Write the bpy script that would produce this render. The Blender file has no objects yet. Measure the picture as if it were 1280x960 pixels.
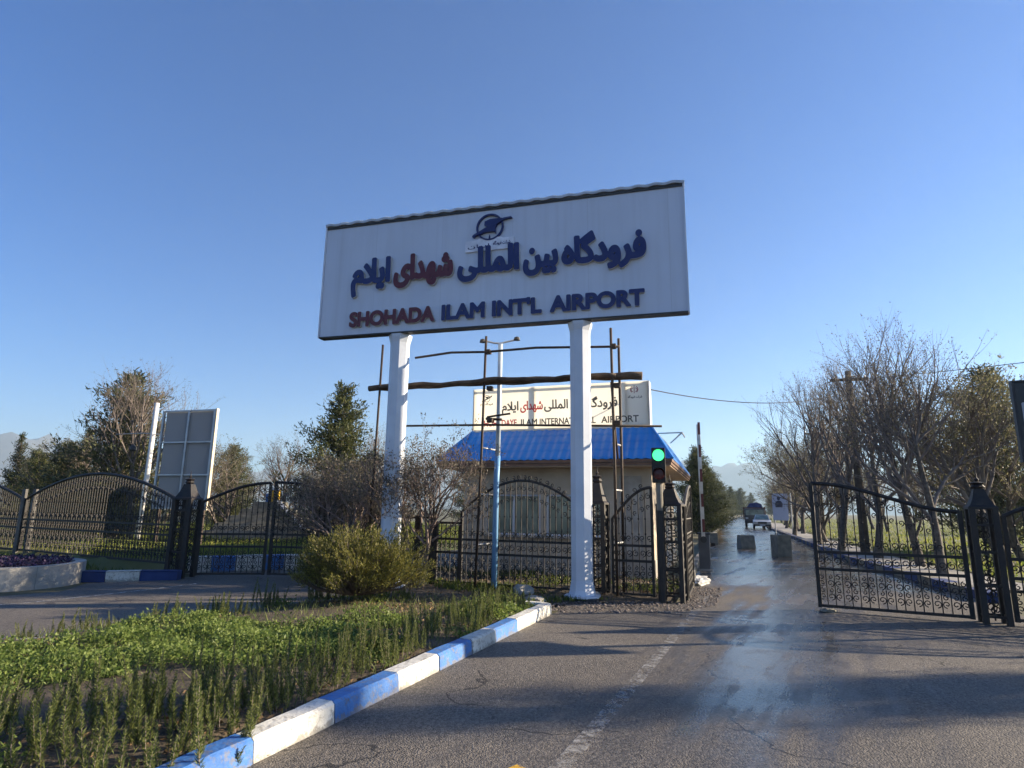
import bpy, bmesh, math, random
import numpy as np
from mathutils import Vector, Matrix
PI = math.pi
random.seed(7); RNG = np.random.default_rng(7)
SC = bpy.context.scene
COL = SC.collection

# ------------------------------------------------------------------ camera
F = 770.0; EYE = 1.6; PITCH = math.atan(157/770); ROLL = math.radians(0.77)
cam = bpy.data.cameras.new('camera'); cam.sensor_width = 36; cam.lens = 36*F/1280
cam.clip_start = .05; cam.clip_end = 12000
camo = bpy.data.objects.new('camera', cam); COL.objects.link(camo); SC.camera = camo
R0 = Vector((1, 0, 0)); U0 = Vector((0, -math.sin(PITCH), math.cos(PITCH))); FW = Vector((0, math.cos(PITCH), math.sin(PITCH)))
cr = R0*math.cos(ROLL)+U0*math.sin(ROLL); cu = -R0*math.sin(ROLL)+U0*math.cos(ROLL)
M3 = Matrix((cr, cu, -FW)).transposed()
camo.matrix_world = Matrix.Translation((0, 0, EYE)) @ M3.to_4x4()

# ------------------------------------------------------------------ object helpers
def link(name, me, parent=None):
    o = bpy.data.objects.new(name, me); COL.objects.link(o)
    if parent is not None: o.parent = parent
    return o
def tag(o, label=None, cat=None, group=None, kind=None):
    if label: o['label'] = label
    if cat: o['category'] = cat
    if group: o['group'] = group
    if kind: o['kind'] = kind
    return o
def thing(name, label, cat, loc=(0, 0, 0), rz=0, group=None):
    o = bpy.data.objects.new(name, None); COL.objects.link(o); o.empty_display_size = .2
    o.location = loc; o.rotation_euler = (0, 0, rz)
    return tag(o, label, cat, group)
def dup(root, loc, rz=0, s=1, label=None, group=None):
    r = root.copy(); COL.objects.link(r); r.location = loc; r.rotation_euler = (0, 0, rz)
    r.scale = (s, s, s) if not isinstance(s, tuple) else s
    if label: r['label'] = label
    if group: r['group'] = group
    for ch in list(root.children):
        c = ch.copy(); COL.objects.link(c); c.parent = r
        for g in list(ch.children):
            d = g.copy(); COL.objects.link(d); d.parent = c
    return r

class MB:
    def __init__(s): s.v = []; s.f = []; s.m = []; s.mi = 0
    def add(s, vs, fs):
        b = len(s.v); s.v += [tuple(p) for p in vs]; s.f += [tuple(i+b for i in f) for f in fs]; s.m += [s.mi]*len(fs)
    def box(s, x0, x1, y0, y1, z0, z1):
        s.add([(x0,y0,z0),(x1,y0,z0),(x1,y1,z0),(x0,y1,z0),(x0,y0,z1),(x1,y0,z1),(x1,y1,z1),(x0,y1,z1)],
              [(0,3,2,1),(4,5,6,7),(0,1,5,4),(1,2,6,5),(2,3,7,6),(3,0,4,7)])
    def tube(s, pts, r, n=6, cap=True):
        pts = [Vector(p) for p in pts]; k = len(pts)
        rs = r if hasattr(r, '__len__') else [r]*k
        b = len(s.v); prev = None
        for i, p in enumerate(pts):
            t = (pts[min(i+1, k-1)]-pts[max(i-1, 0)])
            if t.length < 1e-9: t = Vector((0, 0, 1))
            t.normalize()
            if prev is None:
                a = Vector((1, 0, 0)) if abs(t.x) < .8 else Vector((0, 1, 0)); e = t.cross(a).normalized()
            else:
                e = prev - t*prev.dot(t)
                e = e.normalized() if e.length > 1e-6 else t.orthogonal().normalized()
            prev = e; g = t.cross(e)
            for j in range(n):
                an = 2*PI*(j+.5)/n
                q = p+(e*math.cos(an)+g*math.sin(an))*rs[i]; s.v.append(q[:])
        for i in range(k-1):
            for j in range(n):
                j2 = (j+1) % n
                s.f.append((b+i*n+j, b+i*n+j2, b+(i+1)*n+j2, b+(i+1)*n+j)); s.m.append(s.mi)
        if cap:
            s.f.append(tuple(b+j for j in reversed(range(n)))); s.m.append(s.mi)
            s.f.append(tuple(b+(k-1)*n+j for j in range(n))); s.m.append(s.mi)
    def lathe(s, prof, n=16, c=(0, 0), phase=0):
        b = len(s.v)
        for r, z in prof:
            for j in range(n):
                a = 2*PI*j/n+phase; s.v.append((c[0]+r*math.cos(a), c[1]+r*math.sin(a), z))
        for i in range(len(prof)-1):
            for j in range(n):
                j2 = (j+1) % n
                s.f.append((b+i*n+j, b+i*n+j2, b+(i+1)*n+j2, b+(i+1)*n+j)); s.m.append(s.mi)
        s.f.append(tuple(b+j for j in reversed(range(n)))); s.m.append(s.mi)
        s.f.append(tuple(b+(len(prof)-1)*n+j for j in range(n))); s.m.append(s.mi)
    def prism(s, poly, z0, z1):           # poly in xy
        n = len(poly); vs = [(x, y, z0) for x, y in poly]+[(x, y, z1) for x, y in poly]
        s.add(vs, [tuple(reversed(range(n))), tuple(range(n, 2*n))]+[(i, (i+1) % n, n+(i+1) % n, n+i) for i in range(n)])
    def prism_xz(s, poly, y0, y1):        # poly in xz, extruded in y
        n = len(poly); vs = [(x, y0, z) for x, z in poly]+[(x, y1, z) for x, z in poly]
        s.add(vs, [tuple(range(n)), tuple(reversed(range(n, 2*n)))]+[((i+1) % n, i, n+i, n+(i+1) % n) for i in range(n)])
    def prism_yz(s, poly, x0, x1):
        n = len(poly); vs = [(x0, y, z) for y, z in poly]+[(x1, y, z) for y, z in poly]
        s.add(vs, [tuple(range(n)), tuple(reversed(range(n, 2*n)))]+[((i+1) % n, i, n+i, n+(i+1) % n) for i in range(n)])
    def build(s, name, mats, parent=None, smooth=False, bevel=0):
        me = bpy.data.meshes.new(name); me.from_pydata(s.v, [], s.f)
        mats = mats if isinstance(mats, (list, tuple)) else [mats]
        for m in mats: me.materials.append(m)
        if len(mats) > 1: me.polygons.foreach_set('material_index', s.m)
        if smooth: me.polygons.foreach_set('use_smooth', [True]*len(me.polygons))
        me.validate(); me.update()
        bm = bmesh.new(); bm.from_mesh(me); bmesh.ops.recalc_face_normals(bm, faces=bm.faces)
        if bevel: bmesh.ops.bevel(bm, geom=bm.edges[:], offset=bevel, segments=2, affect='EDGES', profile=.6)
        bm.to_mesh(me); bm.free()
        return link(name, me, parent)

def np_mesh(name, V, Q, mats, parent=None, midx=None, smooth=False):
    V = np.asarray(V, np.float32); Q = np.asarray(Q, np.int32)
    k = Q.shape[1]; me = bpy.data.meshes.new(name)
    me.vertices.add(len(V)); me.vertices.foreach_set('co', V.ravel())
    me.loops.add(Q.size); me.loops.foreach_set('vertex_index', Q.ravel())
    me.polygons.add(len(Q)); me.polygons.foreach_set('loop_start', np.arange(0, Q.size, k, dtype=np.int32))
    me.polygons.foreach_set('loop_total', np.full(len(Q), k, np.int32))
    for m in (mats if isinstance(mats, (list, tuple)) else [mats]): me.materials.append(m)
    if midx is not None: me.polygons.foreach_set('material_index', np.asarray(midx, np.int32))
    if smooth: me.polygons.foreach_set('use_smooth', np.ones(len(Q), bool))
    me.update(calc_edges=True); me.validate()
    return link(name, me, parent)
def unit(a): return a/np.maximum(np.linalg.norm(a, axis=1, keepdims=True), 1e-9)
def leaf_arrays(c, axis, ln, wd):
    """diamond leaves: centre-base c, axis dir, length, width"""
    n = len(c); ax = unit(axis); rv = RNG.normal(size=(n, 3)); sd = unit(np.cross(ax, rv))
    ln = np.broadcast_to(np.asarray(ln, float).reshape(-1, 1), (n, 1)); wd = np.broadcast_to(np.asarray(wd, float).reshape(-1, 1), (n, 1))
    V = np.stack([c, c+ax*ln*.45+sd*wd*.5, c+ax*ln, c+ax*ln*.45-sd*wd*.5], 1).reshape(-1, 3)
    return V, np.arange(4*n).reshape(n, 4)

# ------------------------------------------------------------------ materials
MATS = {}
def nt(m): return m.node_tree.nodes, m.node_tree.links
def mat(name, col, rough=.6, metal=0, var=.25, scale=4, bump=0, bscale=40, spec=.5, col2=None, trans=0, detail=6):
    if name in MATS: return MATS[name]
    m = bpy.data.materials.new(name); m.use_nodes = True; N, L = nt(m); b = N['Principled BSDF']
    b.inputs['Roughness'].default_value = rough; b.inputs['Metallic'].default_value = metal
    b.inputs['Specular IOR Level'].default_value = spec
    tc = N.new('ShaderNodeTexCoord'); nz = N.new('ShaderNodeTexNoise'); nz.inputs['Scale'].default_value = scale; nz.inputs['Detail'].default_value = detail
    L.new(tc.outputs['Object'], nz.inputs['Vector'])
    rp = N.new('ShaderNodeValToRGB'); c2 = col2 or tuple(min(1, c*(1+var)) for c in col); c1 = col if col2 else tuple(c*(1-var) for c in col)
    rp.color_ramp.elements[0].position = .32; rp.color_ramp.elements[1].position = .68
    rp.color_ramp.elements[0].color = (*c1, 1); rp.color_ramp.elements[1].color = (*c2, 1)
    L.new(nz.outputs['Fac'], rp.inputs['Fac']); L.new(rp.outputs['Color'], b.inputs['Base Color'])
    if bump:
        n2 = N.new('ShaderNodeTexNoise'); n2.inputs['Scale'].default_value = bscale; n2.inputs['Detail'].default_value = 4
        L.new(tc.outputs['Object'], n2.inputs['Vector'])
        bp = N.new('ShaderNodeBump'); bp.inputs['Strength'].default_value = bump; bp.inputs['Distance'].default_value = .02
        L.new(n2.outputs['Fac'], bp.inputs['Height']); L.new(bp.outputs['Normal'], b.inputs['Normal'])
    if trans:
        tr = N.new('ShaderNodeBsdfTranslucent'); mx = N.new('ShaderNodeMixShader'); mx.inputs['Fac'].default_value = trans
        L.new(rp.outputs['Color'], tr.inputs['Color']); L.new(b.outputs['BSDF'], mx.inputs[1]); L.new(tr.outputs['BSDF'], mx.inputs[2])
        L.new(mx.outputs['Shader'], N['Material Output'].inputs['Surface'])
    MATS[name] = m
    return m
def leafmat(name, c1, c2, trans=.35, rough=.55):
    """leaf colours vary from leaf to leaf (random per island)"""
    if name in MATS: return MATS[name]
    m = bpy.data.materials.new(name); m.use_nodes = True; N, L = nt(m); b = N['Principled BSDF']
    b.inputs['Roughness'].default_value = rough; b.inputs['Specular IOR Level'].default_value = .3
    ge = N.new('ShaderNodeNewGeometry'); rp = N.new('ShaderNodeValToRGB')
    rp.color_ramp.elements[0].color = (*c1, 1); rp.color_ramp.elements[1].color = (*c2, 1)
    L.new(ge.outputs['Random Per Island'], rp.inputs['Fac']); L.new(rp.outputs['Color'], b.inputs['Base Color'])
    tr = N.new('ShaderNodeBsdfTranslucent'); mx = N.new('ShaderNodeMixShader'); mx.inputs['Fac'].default_value = trans
    L.new(rp.outputs['Color'], tr.inputs['Color']); L.new(b.outputs['BSDF'], mx.inputs[1]); L.new(tr.outputs['BSDF'], mx.inputs[2])
    L.new(mx.outputs['Shader'], N['Material Output'].inputs['Surface'])
    MATS[name] = m; return m

def math_node(N, L, op, a, b=None, c=None, clamp=False):
    n = N.new('ShaderNodeMath'); n.operation = op; n.use_clamp = clamp
    for i, x in enumerate((a, b, c)):
        if x is None: continue
        if isinstance(x, (int, float)): n.inputs[i].default_value = x
        else: L.new(x, n.inputs[i])
    return n.outputs[0]

def asphalt_mat(name, wet):
    m = bpy.data.materials.new(name); m.use_nodes = True; N, L = nt(m); b = N['Principled BSDF']
    tc = N.new('ShaderNodeTexCoord'); P = tc.outputs['Object']
    def noise(sc, det=5, vec=P):
        n = N.new('ShaderNodeTexNoise'); n.inputs['Scale'].default_value = sc; n.inputs['Detail'].default_value = det
        L.new(vec, n.inputs['Vector']); return n.outputs['Fac']
    def ramp(fac, p0, c0, p1, c1):
        r = N.new('ShaderNodeValToRGB'); r.color_ramp.elements[0].position = p0; r.color_ramp.elements[1].position = p1
        r.color_ramp.elements[0].color = (*c0, 1); r.color_ramp.elements[1].color = (*c1, 1); L.new(fac, r.inputs['Fac']); return r.outputs['Color']
    def mix(fac, a, c, mode='MIX'):
        x = N.new('ShaderNodeMix'); x.data_type = 'RGBA'; x.blend_type = mode
        if isinstance(fac, (int, float)): x.inputs[0].default_value = fac
        else: L.new(fac, x.inputs[0])
        for i, q in ((6, a), (7, c)):
            if isinstance(q, tuple): x.inputs[i].default_value = (*q, 1)
            else: L.new(q, x.inputs[i])
        return x.outputs[2]
    big = ramp(noise(.35, 6), .35, (.094, .083, .073), .68, (.155, .139, .122))
    vo = N.new('ShaderNodeTexVoronoi'); vo.inputs['Scale'].default_value = 75; L.new(P, vo.inputs['Vector'])
    grain = ramp(vo.outputs['Color'], .1, (.45, .45, .45), .95, (1.75, 1.7, 1.6))
    col = mix(1.0, big, grain, 'MULTIPLY')
    fine = noise(28, 3); col = mix(.6, col, ramp(fine, .35, (.6, .6, .6), .7, (1.3, 1.3, 1.3)), 'MULTIPLY')
    # dusty gravelly patches
    dust = ramp(noise(.9, 8), .50, (0, 0, 0), .82, (1, 1, 1))
    col = mix(math_node(N, L, 'MULTIPLY', dust, .35), col, (.17, .145, .115))
    # cracks
    dn = N.new('ShaderNodeTexNoise'); dn.inputs['Scale'].default_value = 1.6; dn.inputs['Detail'].default_value = 6; L.new(P, dn.inputs['Vector'])
    ad = N.new('ShaderNodeVectorMath'); ad.operation = 'MULTIPLY_ADD'; L.new(dn.outputs['Color'], ad.inputs[0]); ad.inputs[1].default_value = (.9, .9, .9); L.new(P, ad.inputs[2])
    vc = N.new('ShaderNodeTexVoronoi'); vc.feature = 'DISTANCE_TO_EDGE'; vc.inputs['Scale'].default_value = .33; L.new(ad.outputs[0], vc.inputs['Vector'])
    crack = math_node(N, L, 'LESS_THAN', vc.outputs['Distance'], .0042)
    crack = math_node(N, L, 'MULTIPLY', crack, math_node(N, L, 'GREATER_THAN', noise(.6, 2), .5))
    col = mix(math_node(N, L, 'MULTIPLY', crack, .85), col, (.012, .011, .011))
    rough = .76
    if wet:
        sx = N.new('ShaderNodeSeparateXYZ'); L.new(P, sx.inputs[0]); X, Y = sx.outputs[0], sx.outputs[1]
        # outside the gate the water runs from (6.2,13.4) to (0.7,3.6)
        ux, uy = .49, .872
        lat = math_node(N, L, 'ADD', math_node(N, L, 'MULTIPLY', X, uy), math_node(N, L, 'MULTIPLY', Y, -ux))
        lat = math_node(N, L, 'ABSOLUTE', math_node(N, L, 'SUBTRACT', lat, -1.10))
        n1 = noise(.55, 6); n3 = noise(3.2, 5)
        # stretched noise running with the water
        mp = N.new('ShaderNodeMapping'); mp.vector_type = 'TEXTURE'; mp.inputs['Rotation'].default_value = (0, 0, -math.atan2(ux, uy)); mp.inputs['Scale'].default_value = (.34, 2.6, 1); L.new(P, mp.inputs['Vector'])
        ns = noise(1.1, 5, mp.outputs[0])
        a = math_node(N, L, 'SUBTRACT', 1.0, math_node(N, L, 'MULTIPLY', lat, .62))
        a = math_node(N, L, 'ADD', a, math_node(N, L, 'MULTIPLY', math_node(N, L, 'SUBTRACT', n1, .5), 1.4))
        a = math_node(N, L, 'ADD', a, math_node(N, L, 'MULTIPLY', math_node(N, L, 'SUBTRACT', ns, .5), 2.9))
        a = math_node(N, L, 'MULTIPLY', a, math_node(N, L, 'MULTIPLY', math_node(N, L, 'ADD', Y, -2.0), .27, None, True), None, True)
        # beyond the gate nearly the whole carriageway is wet
        inn = math_node(N, L, 'MULTIPLY', math_node(N, L, 'ADD', math_node(N, L, 'ADD', Y, math_node(N, L, 'MULTIPLY', X, .4)), -15.2), .5, None, True)
        inn = math_node(N, L, 'MULTIPLY', inn, math_node(N, L, 'ADD', .12, math_node(N, L, 'MULTIPLY', ns, 1.7)), None, True)
        w = math_node(N, L, 'MAXIMUM', a, inn)
        w = math_node(N, L, 'MULTIPLY', w, math_node(N, L, 'ADD', .62, math_node(N, L, 'MULTIPLY', n3, .75)), None, True)
        col = mix(math_node(N, L, 'MULTIPLY', w, .5), col, mix(1.0, col, (.35, .36, .4), 'MULTIPLY'))
        rr = N.new('ShaderNodeMapRange'); L.new(w, rr.inputs['Value']); rr.inputs['From Min'].default_value = .1; rr.inputs['From Max'].default_value = .95
        rr.inputs['To Min'].default_value = .76; rr.inputs['To Max'].default_value = .16; rough = rr.outputs[0]
    L.new(col, b.inputs['Base Color'])
    if isinstance(rough, float): b.inputs['Roughness'].default_value = rough
    else: L.new(rough, b.inputs['Roughness'])
    bp = N.new('ShaderNodeBump'); bp.inputs['Distance'].default_value = .011
    h = math_node(N, L, 'ADD', math_node(N, L, 'MULTIPLY', vo.outputs['Distance'], -.9), math_node(N, L, 'MULTIPLY', fine, .8))
    h = math_node(N, L, 'SUBTRACT', h, math_node(N, L, 'MULTIPLY', crack, .8))
    if wet: L.new(math_node(N, L, 'MULTIPLY', math_node(N, L, 'SUBTRACT', 1.0, math_node(N, L, 'MULTIPLY', w, .8)), .62), bp.inputs['Strength'])
    else: bp.inputs['Strength'].default_value = .6
    L.new(h, bp.inputs['Height']); L.new(bp.outputs['Normal'], b.inputs['Normal'])
    return m
ASPH = asphalt_mat('asphalt_wet', True); ASPH2 = asphalt_mat('asphalt_dry', False)
SOIL = mat('soil', (.045, .034, .022), .95, col2=(.105, .078, .05), scale=1.3, bump=1, bscale=22, detail=10)
EARTH = mat('earth', (.06, .062, .028), .95, col2=(.13, .115, .06), scale=.3, bump=.6, bscale=6, detail=10)
TURF = mat('turf_soil', (.06, .085, .02), .95, col2=(.15, .14, .05), scale=.8, bump=.8, bscale=12, detail=9)
IRON = mat('black_iron', (.007, .007, .008), .62, 0, col2=(.022, .015, .011), scale=7, bump=.2, bscale=60)
WHITE = mat('white_paint', (.56, .60, .67), .45, var=.07, scale=2.2, bump=.08, bscale=25)
PANEL = mat('white_sheet', (.56, .60, .69), .36, var=.06, scale=.7, bump=.12, bscale=1.1)
STEEL = mat('pale_steel', (.55, .53, .48), .4, .5, var=.1)
NAVY = mat('navy_acrylic', (.008, .013, .10), .35, var=.1)
RED = mat('red_acrylic', (.10, .007, .012), .4, var=.1)
DARK = mat('dark_grey', (.03, .03, .032), .6, var=.3)
WOOD = mat('weathered_wood', (.05, .032, .02), .85, col2=(.12, .08, .05), scale=6, bump=.6, bscale=30)
RUST = mat('rusty_tube', (.045, .03, .022), .7, .3, var=.4, scale=9)
GALV = mat('galvanised', (.42, .43, .44), .45, .5, var=.15)
BARK = mat('bark', (.05, .04, .032), .9, col2=(.12, .1, .082), scale=9, bump=.8, bscale=30)
TWIG = mat('twig_bark', (.105, .085, .074), .9, col2=(.20, .165, .145), scale=5)
CONC = mat('concrete', (.22, .21, .19), .9, col2=(.36, .34, .31), scale=3, bump=.4, bscale=30)
DCONC = mat('dark_concrete', (.125, .118, .095), .95, col2=(.24, .22, .175), scale=5, bump=.6, bscale=30)

N, L = nt(PANEL); b_ = N['Principled BSDF']; tc = N.new('ShaderNodeTexCoord'); mp = N.new('ShaderNodeMapping'); mp.inputs['Scale'].default_value = (5, 1, .22); L.new(tc.outputs['Object'], mp.inputs['Vector'])
nz = N.new('ShaderNodeTexNoise'); nz.inputs['Scale'].default_value = 1.6; nz.inputs['Detail'].default_value = 7; L.new(mp.outputs[0], nz.inputs['Vector']); rp = N.new('ShaderNodeValToRGB'); rp.color_ramp.elements[0].position = .48; rp.color_ramp.elements[1].position = .8; L.new(nz.outputs['Fac'], rp.inputs['Fac'])
sx = N.new('ShaderNodeSeparateXYZ'); L.new(tc.outputs['Object'], sx.inputs[0]); jt = math_node(N, L, 'FRACT', math_node(N, L, 'MULTIPLY', math_node(N, L, 'ADD', sx.outputs[0], 20.3), .634)); jt = math_node(N, L, 'LESS_THAN', jt, .0055)
f_ = math_node(N, L, 'MAXIMUM', math_node(N, L, 'MULTIPLY', rp.outputs['Color'], .18), math_node(N, L, 'MULTIPLY', jt, .3)); mx = N.new('ShaderNodeMix'); mx.data_type = 'RGBA'; L.new(f_, mx.inputs[0]); L.new(b_.inputs['Base Color'].links[0].from_socket, mx.inputs[6]); mx.inputs[7].default_value = (.27, .27, .28, 1); L.new(mx.outputs[2], b_.inputs['Base Color'])

# ------------------------------------------------------------------ sky, sun, air
SUN_DIR = Vector((.985, .17, 0)).normalized(); ELEV = math.radians(18)
w = bpy.data.worlds.new('World'); SC.world = w; w.use_nodes = True
N, L = w.node_tree.nodes, w.node_tree.links
sk = N.new('ShaderNodeTexSky'); sk.sky_type = 'NISHITA'; sk.sun_disc = False; sk.sun_elevation = ELEV
sk.sun_rotation = math.atan2(SUN_DIR.x, SUN_DIR.y)
sk.altitude = 1300; sk.air_density = 1.15; sk.dust_density = .7; sk.ozone_density = 5.0
hsv = N.new('ShaderNodeHueSaturation'); hsv.inputs['Saturation'].default_value = 1.22; hsv.inputs['Hue'].default_value = .512; L.new(sk.outputs['Color'], hsv.inputs['Color']); L.new(hsv.outputs['Color'], N['Background'].inputs['Color']); N['Background'].inputs['Strength'].default_value = .057
sl = bpy.data.lights.new('sun', 'SUN'); sl.energy = 5.0; sl.angle = math.radians(.53); sl.color = (1, .84, .62)
so = bpy.data.objects.new('sun', sl); COL.objects.link(so)
sd = Vector((SUN_DIR.x*math.cos(ELEV), SUN_DIR.y*math.cos(ELEV), math.sin(ELEV)))
so.rotation_euler = sd.to_track_quat('Z', 'Y').to_euler(); so.location = (30, 5, 40)
SC.view_settings.view_transform = 'Standard'; SC.view_settings.look = 'None'; SC.view_settings.gamma = 1
SC.view_settings.exposure = 1.8
SC.cycles.max_bounces = 6; SC.cycles.transparent_max_bounces = 8; SC.cycles.volume_bounces = 0

HAZE = True
if HAZE:
    hz = MB(); hz.box(-4200, 4200, -4200, 4200, -2, 420)
    hm = bpy.data.materials.new('air'); hm.use_nodes = True; N, L = nt(hm); N.remove(N['Principled BSDF'])
    pv = N.new('ShaderNodeVolumePrincipled'); pv.inputs['Density'].default_value = .00027; pv.inputs['Color'].default_value = (.58, .80, 1, 1); pv.inputs['Anisotropy'].default_value = .2
    L.new(pv.outputs[0], N['Material Output'].inputs['Volume'])
    tag(hz.build('haze', hm), kind='stuff')

# ------------------------------------------------------------------ ground, roads
def struct(o): o['kind'] = 'structure'; return o
def poly_sheet(name, pts, z, m):
    bm = bmesh.new(); vs = [bm.verts.new((x, y, z)) for x, y in pts]; f = bm.faces.new(vs)
    if f.normal.z < 0: f.normal_flip()
    bmesh.ops.triangulate(bm, faces=[f]); me = bpy.data.meshes.new(name); bm.to_mesh(me); bm.free(); me.materials.append(m)
    return struct(link(name, me))
def inside(px, py, poly):
    r = np.zeros(px.shape, bool); n = len(poly)
    for i in range(n):
        x0, y0 = poly[i]; x1, y1 = poly[(i+1) % n]
        c = ((y0 > py) != (y1 > py)) & (px < (x1-x0)*(py-y0)/(y1-y0+1e-12)+x0); r ^= c
    return r
def edge_dist(px, py, poly, closed=True):
    d = np.full(px.shape, 1e9); n = len(poly)
    for i in range(n if closed else n-1):
        ax, ay = poly[i]; bx, by = poly[(i+1) % n]; dx, dy = bx-ax, by-ay
        t = np.clip(((px-ax)*dx+(py-ay)*dy)/(dx*dx+dy*dy), 0, 1); d = np.minimum(d, np.hypot(px-ax-t*dx, py-ay-t*dy))
    return d
def grid_sheet(name, poly, step, zf, m, pad=.25):
    P = np.array(poly); x0, y0 = P.min(0)-pad; x1, y1 = P.max(0)+pad
    nx = int((x1-x0)/step)+1; ny = int((y1-y0)/step)+1
    X, Y = np.meshgrid(np.linspace(x0, x1, nx), np.linspace(y0, y1, ny)); ins = inside(X, Y, poly); D = edge_dist(X, Y, poly); D = np.where(ins, D, -D)
    Z = zf(X, Y, D); V = np.stack([X, Y, Z], 2).reshape(-1, 3); idx = np.arange(nx*ny).reshape(ny, nx)
    Q = np.stack([idx[:-1, :-1], idx[:-1, 1:], idx[1:, 1:], idx[1:, :-1]], 2).reshape(-1, 4)
    k = (D.reshape(-1)[Q] > -pad).all(1)
    return np_mesh(name, V, Q[k], m, smooth=True)
def wav(X, Y, s): return np.sin(X*s*1.3+1.7*np.sin(Y*s*.9))*.5+np.sin(Y*s*1.7+1.1*np.sin(X*s*.7)+2)*.5

struct(poly_sheet('ground', [(-4000, -4000), (4000, -4000), (4000, 4000), (-4000, 4000)], -.03, EARTH))
LK0 = Vector((-1.59, 4.31)); LKD = Vector((.3613, .9325))
def kp(t): p = LK0+LKD*t; return (p.x, p.y)
TIP = kp(6.35)
ROADL = [(3.15, 11.5), (5.0, 17.2), (9.4, 30), (15.6, 48), (24, 72), (60, 170), (110, 300)]
ROADR = [(8.4, 10.6), (9.35, 13.2), (11.7, 22), (16.9, 36.9), (27, 66), (66, 168), (119, 300)]
road_poly = [kp(-40), kp(6.35), (TIP[0]+.25, TIP[1]+.55), (1.0, 11.25)]+ROADL+ROADR[::-1]+[(9.0, 9.9), (14, 7.6), (60, -12), (60, -35)]
poly_sheet('road', road_poly, .004, ASPH)
drive_poly = [(-14, -1), (-5.9, 7.6), (-3.35, 10.8), (-2.6, 12.6), (-2.0, 13.95), (-3.6, 15.1), (-7.2, 15.1), (-7.45, 13.95), (-8.7, 13.3), (-8.3, 12.0), (-9.2, 10.9), (-11, 10.4), (-16, 9), (-30, 4), (-30, -10)]
poly_sheet('driveway', drive_poly, .002, ASPH2)
inner_drive = [(-7.2, 15.1), (-3.6, 15.1), (-1.0, 14.6), (2.2, 24), (-2, 26), (-4.2, 17.2), (-7.5, 15.6), (-14, 18.5), (-14, 17.5)]
poly_sheet('inner_driveway', inner_drive, .001, ASPH2)

# painted lines
def worn_paint(name, col, lo, hi):
    m = bpy.data.materials.new(name); m.use_nodes = True; N, L = nt(m); b = N['Principled BSDF']; b.inputs['Base Color'].default_value = (*col, 1); b.inputs['Roughness'].default_value = .7
    tc = N.new('ShaderNodeTexCoord'); nz = N.new('ShaderNodeTexNoise'); nz.inputs['Scale'].default_value = 9; nz.inputs['Detail'].default_value = 9; nz.inputs['Roughness'].default_value = .75
    L.new(tc.outputs['Object'], nz.inputs['Vector']); rp = N.new('ShaderNodeValToRGB'); rp.color_ramp.elements[0].position = lo; rp.color_ramp.elements[1].position = hi
    L.new(nz.outputs['Fac'], rp.inputs['Fac']); tr = N.new('ShaderNodeBsdfTransparent'); mx = N.new('ShaderNodeMixShader')
    L.new(rp.outputs['Color'], mx.inputs['Fac']); L.new(tr.outputs[0], mx.inputs[1]); L.new(b.outputs[0], mx.inputs[2]); L.new(mx.outputs[0], N['Material Output'].inputs['Surface']); return m
def strip(name, pts, wd, z, m):
    mb = MB(); L_ = []
    for i, p in enumerate(pts):
        a = Vector(pts[max(i-1, 0)]); b = Vector(pts[min(i+1, len(pts)-1)]); t = (b-a).normalized(); n = Vector((-t.y, t.x))*wd/2
        L_ += [(p[0]+n.x, p[1]+n.y, z), (p[0]-n.x, p[1]-n.y, z)]
    mb.add(L_, [(2*i, 2*i+1, 2*i+3, 2*i+2) for i in range(len(pts)-1)]); return struct(mb.build(name, m))
strip('road_marking', [(-.55, 2.3), (.43, 4.51), (1.6, 7.2), (3.62, 12.0), (4.2, 13.6)], .13, .009, worn_paint('worn_white', (.38, .37, .35), .45, .70))
strip('driveway_marking', [(-13, 7.2), (-10, 9.1), (-7.91, 10.49), (-6.9, 12.4), (-6.5, 13.4)], .08, .007, worn_paint('worn_white_faint', (.5, .5, .48), .42, .6))
strip('yellow_marking', [(-.16, 4.02), (.1, 4.30)], .1, .009, worn_paint('worn_yellow', (.62, .36, .03), .38, .55))

# ------------------------------------------------------------------ kerbs
def worn_kerb(name, c1, c2, dirt):
    m = mat(name, c1, .62, col2=c2, scale=2.5, bump=.4, bscale=24); N, L = nt(m); b = N['Principled BSDF']
    tc = N.new('ShaderNodeTexCoord'); nz = N.new('ShaderNodeTexNoise'); nz.inputs['Scale'].default_value = 14; nz.inputs['Detail'].default_value = 10; nz.inputs['Roughness'].default_value = .8; L.new(tc.outputs['Object'], nz.inputs['Vector'])
    sx = N.new('ShaderNodeSeparateXYZ'); L.new(tc.outputs['Object'], sx.inputs[0])
    low = math_node(N, L, 'MAXIMUM', math_node(N, L, 'SUBTRACT', .055, sx.outputs[2]), 0.0); low = math_node(N, L, 'MULTIPLY', low, 2.6)      # splash dirt near the tarmac
    f = math_node(N, L, 'ADD', nz.outputs['Fac'], low); rp = N.new('ShaderNodeValToRGB'); rp.color_ramp.elements[0].position = .515; rp.color_ramp.elements[1].position = .60; L.new(f, rp.inputs['Fac'])
    old = b.inputs['Base Color'].links[0].from_socket; mx = N.new('ShaderNodeMix'); mx.data_type = 'RGBA'; L.new(math_node(N, L, 'MULTIPLY', rp.outputs['Color'], .75), mx.inputs[0]); L.new(old, mx.inputs[6]); mx.inputs[7].default_value = (*dirt, 1); L.new(mx.outputs[2], b.inputs['Base Color'])
    return m
BLUE_K = worn_kerb('blue_kerb_paint', (.03, .12, .36), (.06, .20, .50), (.16, .15, .14))
WHITE_K = worn_kerb('white_kerb_paint', (.50, .49, .45), (.72, .71, .66), (.21, .19, .16))
DBLUE_K = mat('dark_blue_kerb_paint', (.012, .03, .12), .7, col2=(.02, .05, .18), scale=3, bump=.3)
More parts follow.
